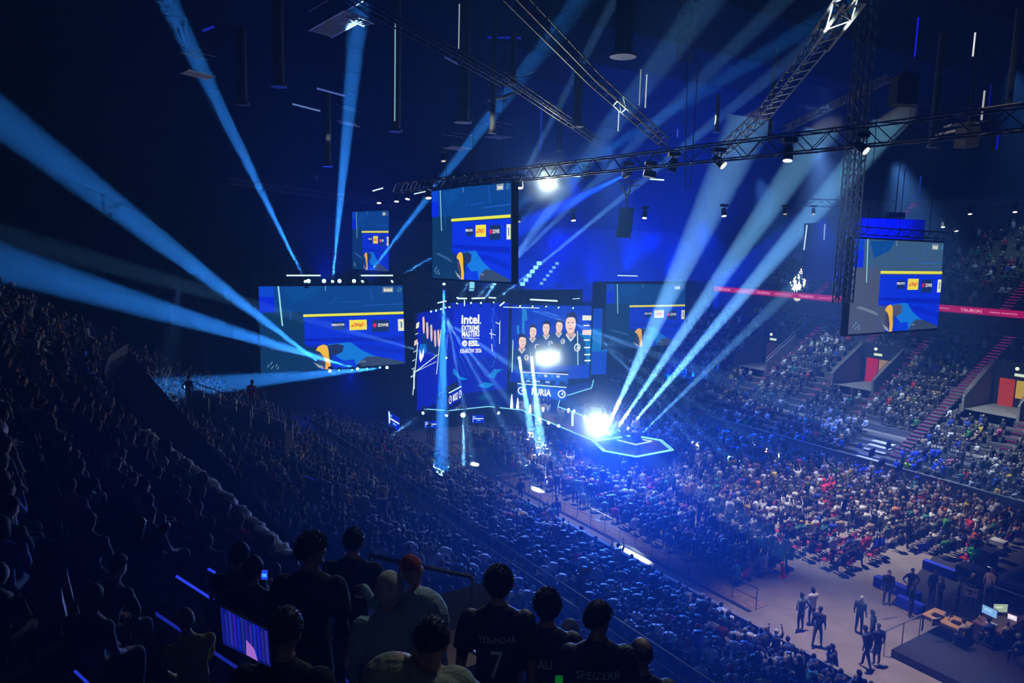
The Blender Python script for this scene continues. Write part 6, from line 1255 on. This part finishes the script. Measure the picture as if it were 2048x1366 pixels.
spot(D(360, 560, 40), D(330, 785, 36), 5000, 12, (.85, .9, 1), .3, .1, 'fan_spot')
spot((.5, -4, 19.5), (.3, 5.2, 13.6), 40, 34, (.6, .8, 1), 1., .6, 'fill_lamp'); spot((3.5, 15, 23), (.3, 5.2, 13.8), 1100, 20, (.75, .95, 1), .8, .25, 'added_rim_lamp'); spot(AN(8, 30, 30), AN(10, 3, 11), 60, 60, (.25, .4, 1), .8, .6, 'added_stand_lamp')  # unseen fill, rim and stand spots added for the foreground people and stand

hz = bpy.data.materials.new('haze'); hz.use_nodes = True; nt = hz.node_tree; nt.nodes.clear()
o_ = nt.nodes.new('ShaderNodeOutputMaterial'); v_ = nt.nodes.new('ShaderNodeVolumeScatter'); v_.inputs['Color'].default_value = (.12, .34, 1, 1); v_.inputs['Density'].default_value = .006; v_.inputs['Anisotropy'].default_value = .35  # blue of the stage light put into the scatter colour
nt.links.new(v_.outputs[0], o_.inputs['Volume'])
m = MB(); R3 = Matrix.Rotation(math.atan2(NX[1], NX[0]), 3, 'Z'); m.box(AN(39, 40, 17.8), (70, 62, 17.7), hz, R3); hzo = m.build('stage_haze'); tag(hzo, 'thin smoke haze filling the whole hall', 'haze', kind='stuff')
for (u0, v0, d0), (u1, v1, d1), w, ang, c in (((1560, 160, 22), (1685, 35, 20.5), 900, 34, (.8, .95, 1)), ((1800, 330, 24), (1985, 265, 28), 500, 34, (1, .95, .9)), ((960, 270, 40), (1020, 188, 49), 500, 24, (.9, .95, 1)), ((430, 210, 34), (396, 150, 38), 120, 22, (.8, .95, 1)), ((760, 330, 46), (905, 296, 55), 260, 14, (.9, .95, 1)), ((640, 290, 44), (696, 248, 50), 160, 14, (.8, .95, 1)), ((1640, 330, 30), (1702, 400, 37), 1400, 40, (.3, .5, 1)), ((900, 450, 30), (1450, 300, 27), 0.1, 10, (1, 1, 1))):
    spot(D(u0, v0, d0), D(u1, v1, d1), w, ang, c, 1., .1, 'added_accent_spot')  # unseen spots added to brighten truss pieces, catwalks and the tower
fm = bpy.data.materials.new('halo_fog'); fm.use_nodes = True; nt = fm.node_tree; nt.nodes.clear(); o_ = nt.nodes.new('ShaderNodeOutputMaterial'); v_ = nt.nodes.new('ShaderNodeVolumeScatter'); v_.inputs['Color'].default_value = (.6, .85, 1, 1); v_.inputs['Anisotropy'].default_value = .2; nt.links.new(v_.outputs[0], o_.inputs['Volume'])
g_ = nt.nodes.new('ShaderNodeTexCoord'); gr = nt.nodes.new('ShaderNodeTexGradient'); gr.gradient_type = 'QUADRATIC_SPHERE'; mp_ = nt.nodes.new('ShaderNodeMapping'); ml = nt.nodes.new('ShaderNodeMath'); ml.operation = 'MULTIPLY'; ml.inputs[1].default_value = .55
nt.links.new(g_.outputs['Object'], gr.inputs[0]); nt.links.new(gr.outputs['Fac'], ml.inputs[0]); nt.links.new(ml.outputs[0], v_.inputs['Density'])
for u, v, dp, h, lb, w0 in ((1198, 850, 57, (3.6, 3, 4.2), 'fog puff glowing round the runway lamps', 4200), (1096, 716, 71.5, (4.6, 2.4, 3.2), 'fog puff glowing round the lamp pair before the player wall', 3200), (1095, 366, 48, (2.8, 2.4, 2.8), 'faint smoke glowing round the blinding roof lamp', 900)):
    m = MB(); c = D(u, v, dp); m.ell((0, 0, 0), (1, 1, 1), fm, None, 32, 20); o = m.build('halo_fog'); o.location = c; o.scale = h; tag(o, lb, 'fog', kind='stuff')  # fog added round the lamps to imitate their glare
    d = (Vector((0, 0, EYE)) - c).normalized(); spot(c + d * .9, c + d * 5, w0, 165, (.8, .95, 1), 1., .4, 'halo_spot')  # extra unseen spot added to light the core of the halo
w_ = bpy.data.worlds.new('hall_dark'); sc.world = w_; w_.use_nodes = True; w_.node_tree.nodes['Background'].inputs[0].default_value = (0, 0, 0, 1)
c_ = sc.cycles; c_.use_denoising = True; c_.max_bounces = 2; c_.diffuse_bounces = 1; c_.glossy_bounces = 1; c_.use_adaptive_sampling = True; c_.adaptive_threshold = .045; c_.adaptive_min_samples = 24; c_.transmission_bounces = 2; c_.volume_bounces = 0; c_.transparent_max_bounces = 8
c_.sample_clamp_indirect = 4; c_.caustics_reflective = False; c_.caustics_refractive = False
vs_ = sc.view_settings; vs_.view_transform = 'Standard'; vs_.look = 'None'; vs_.exposure = .12; vs_.gamma = 1
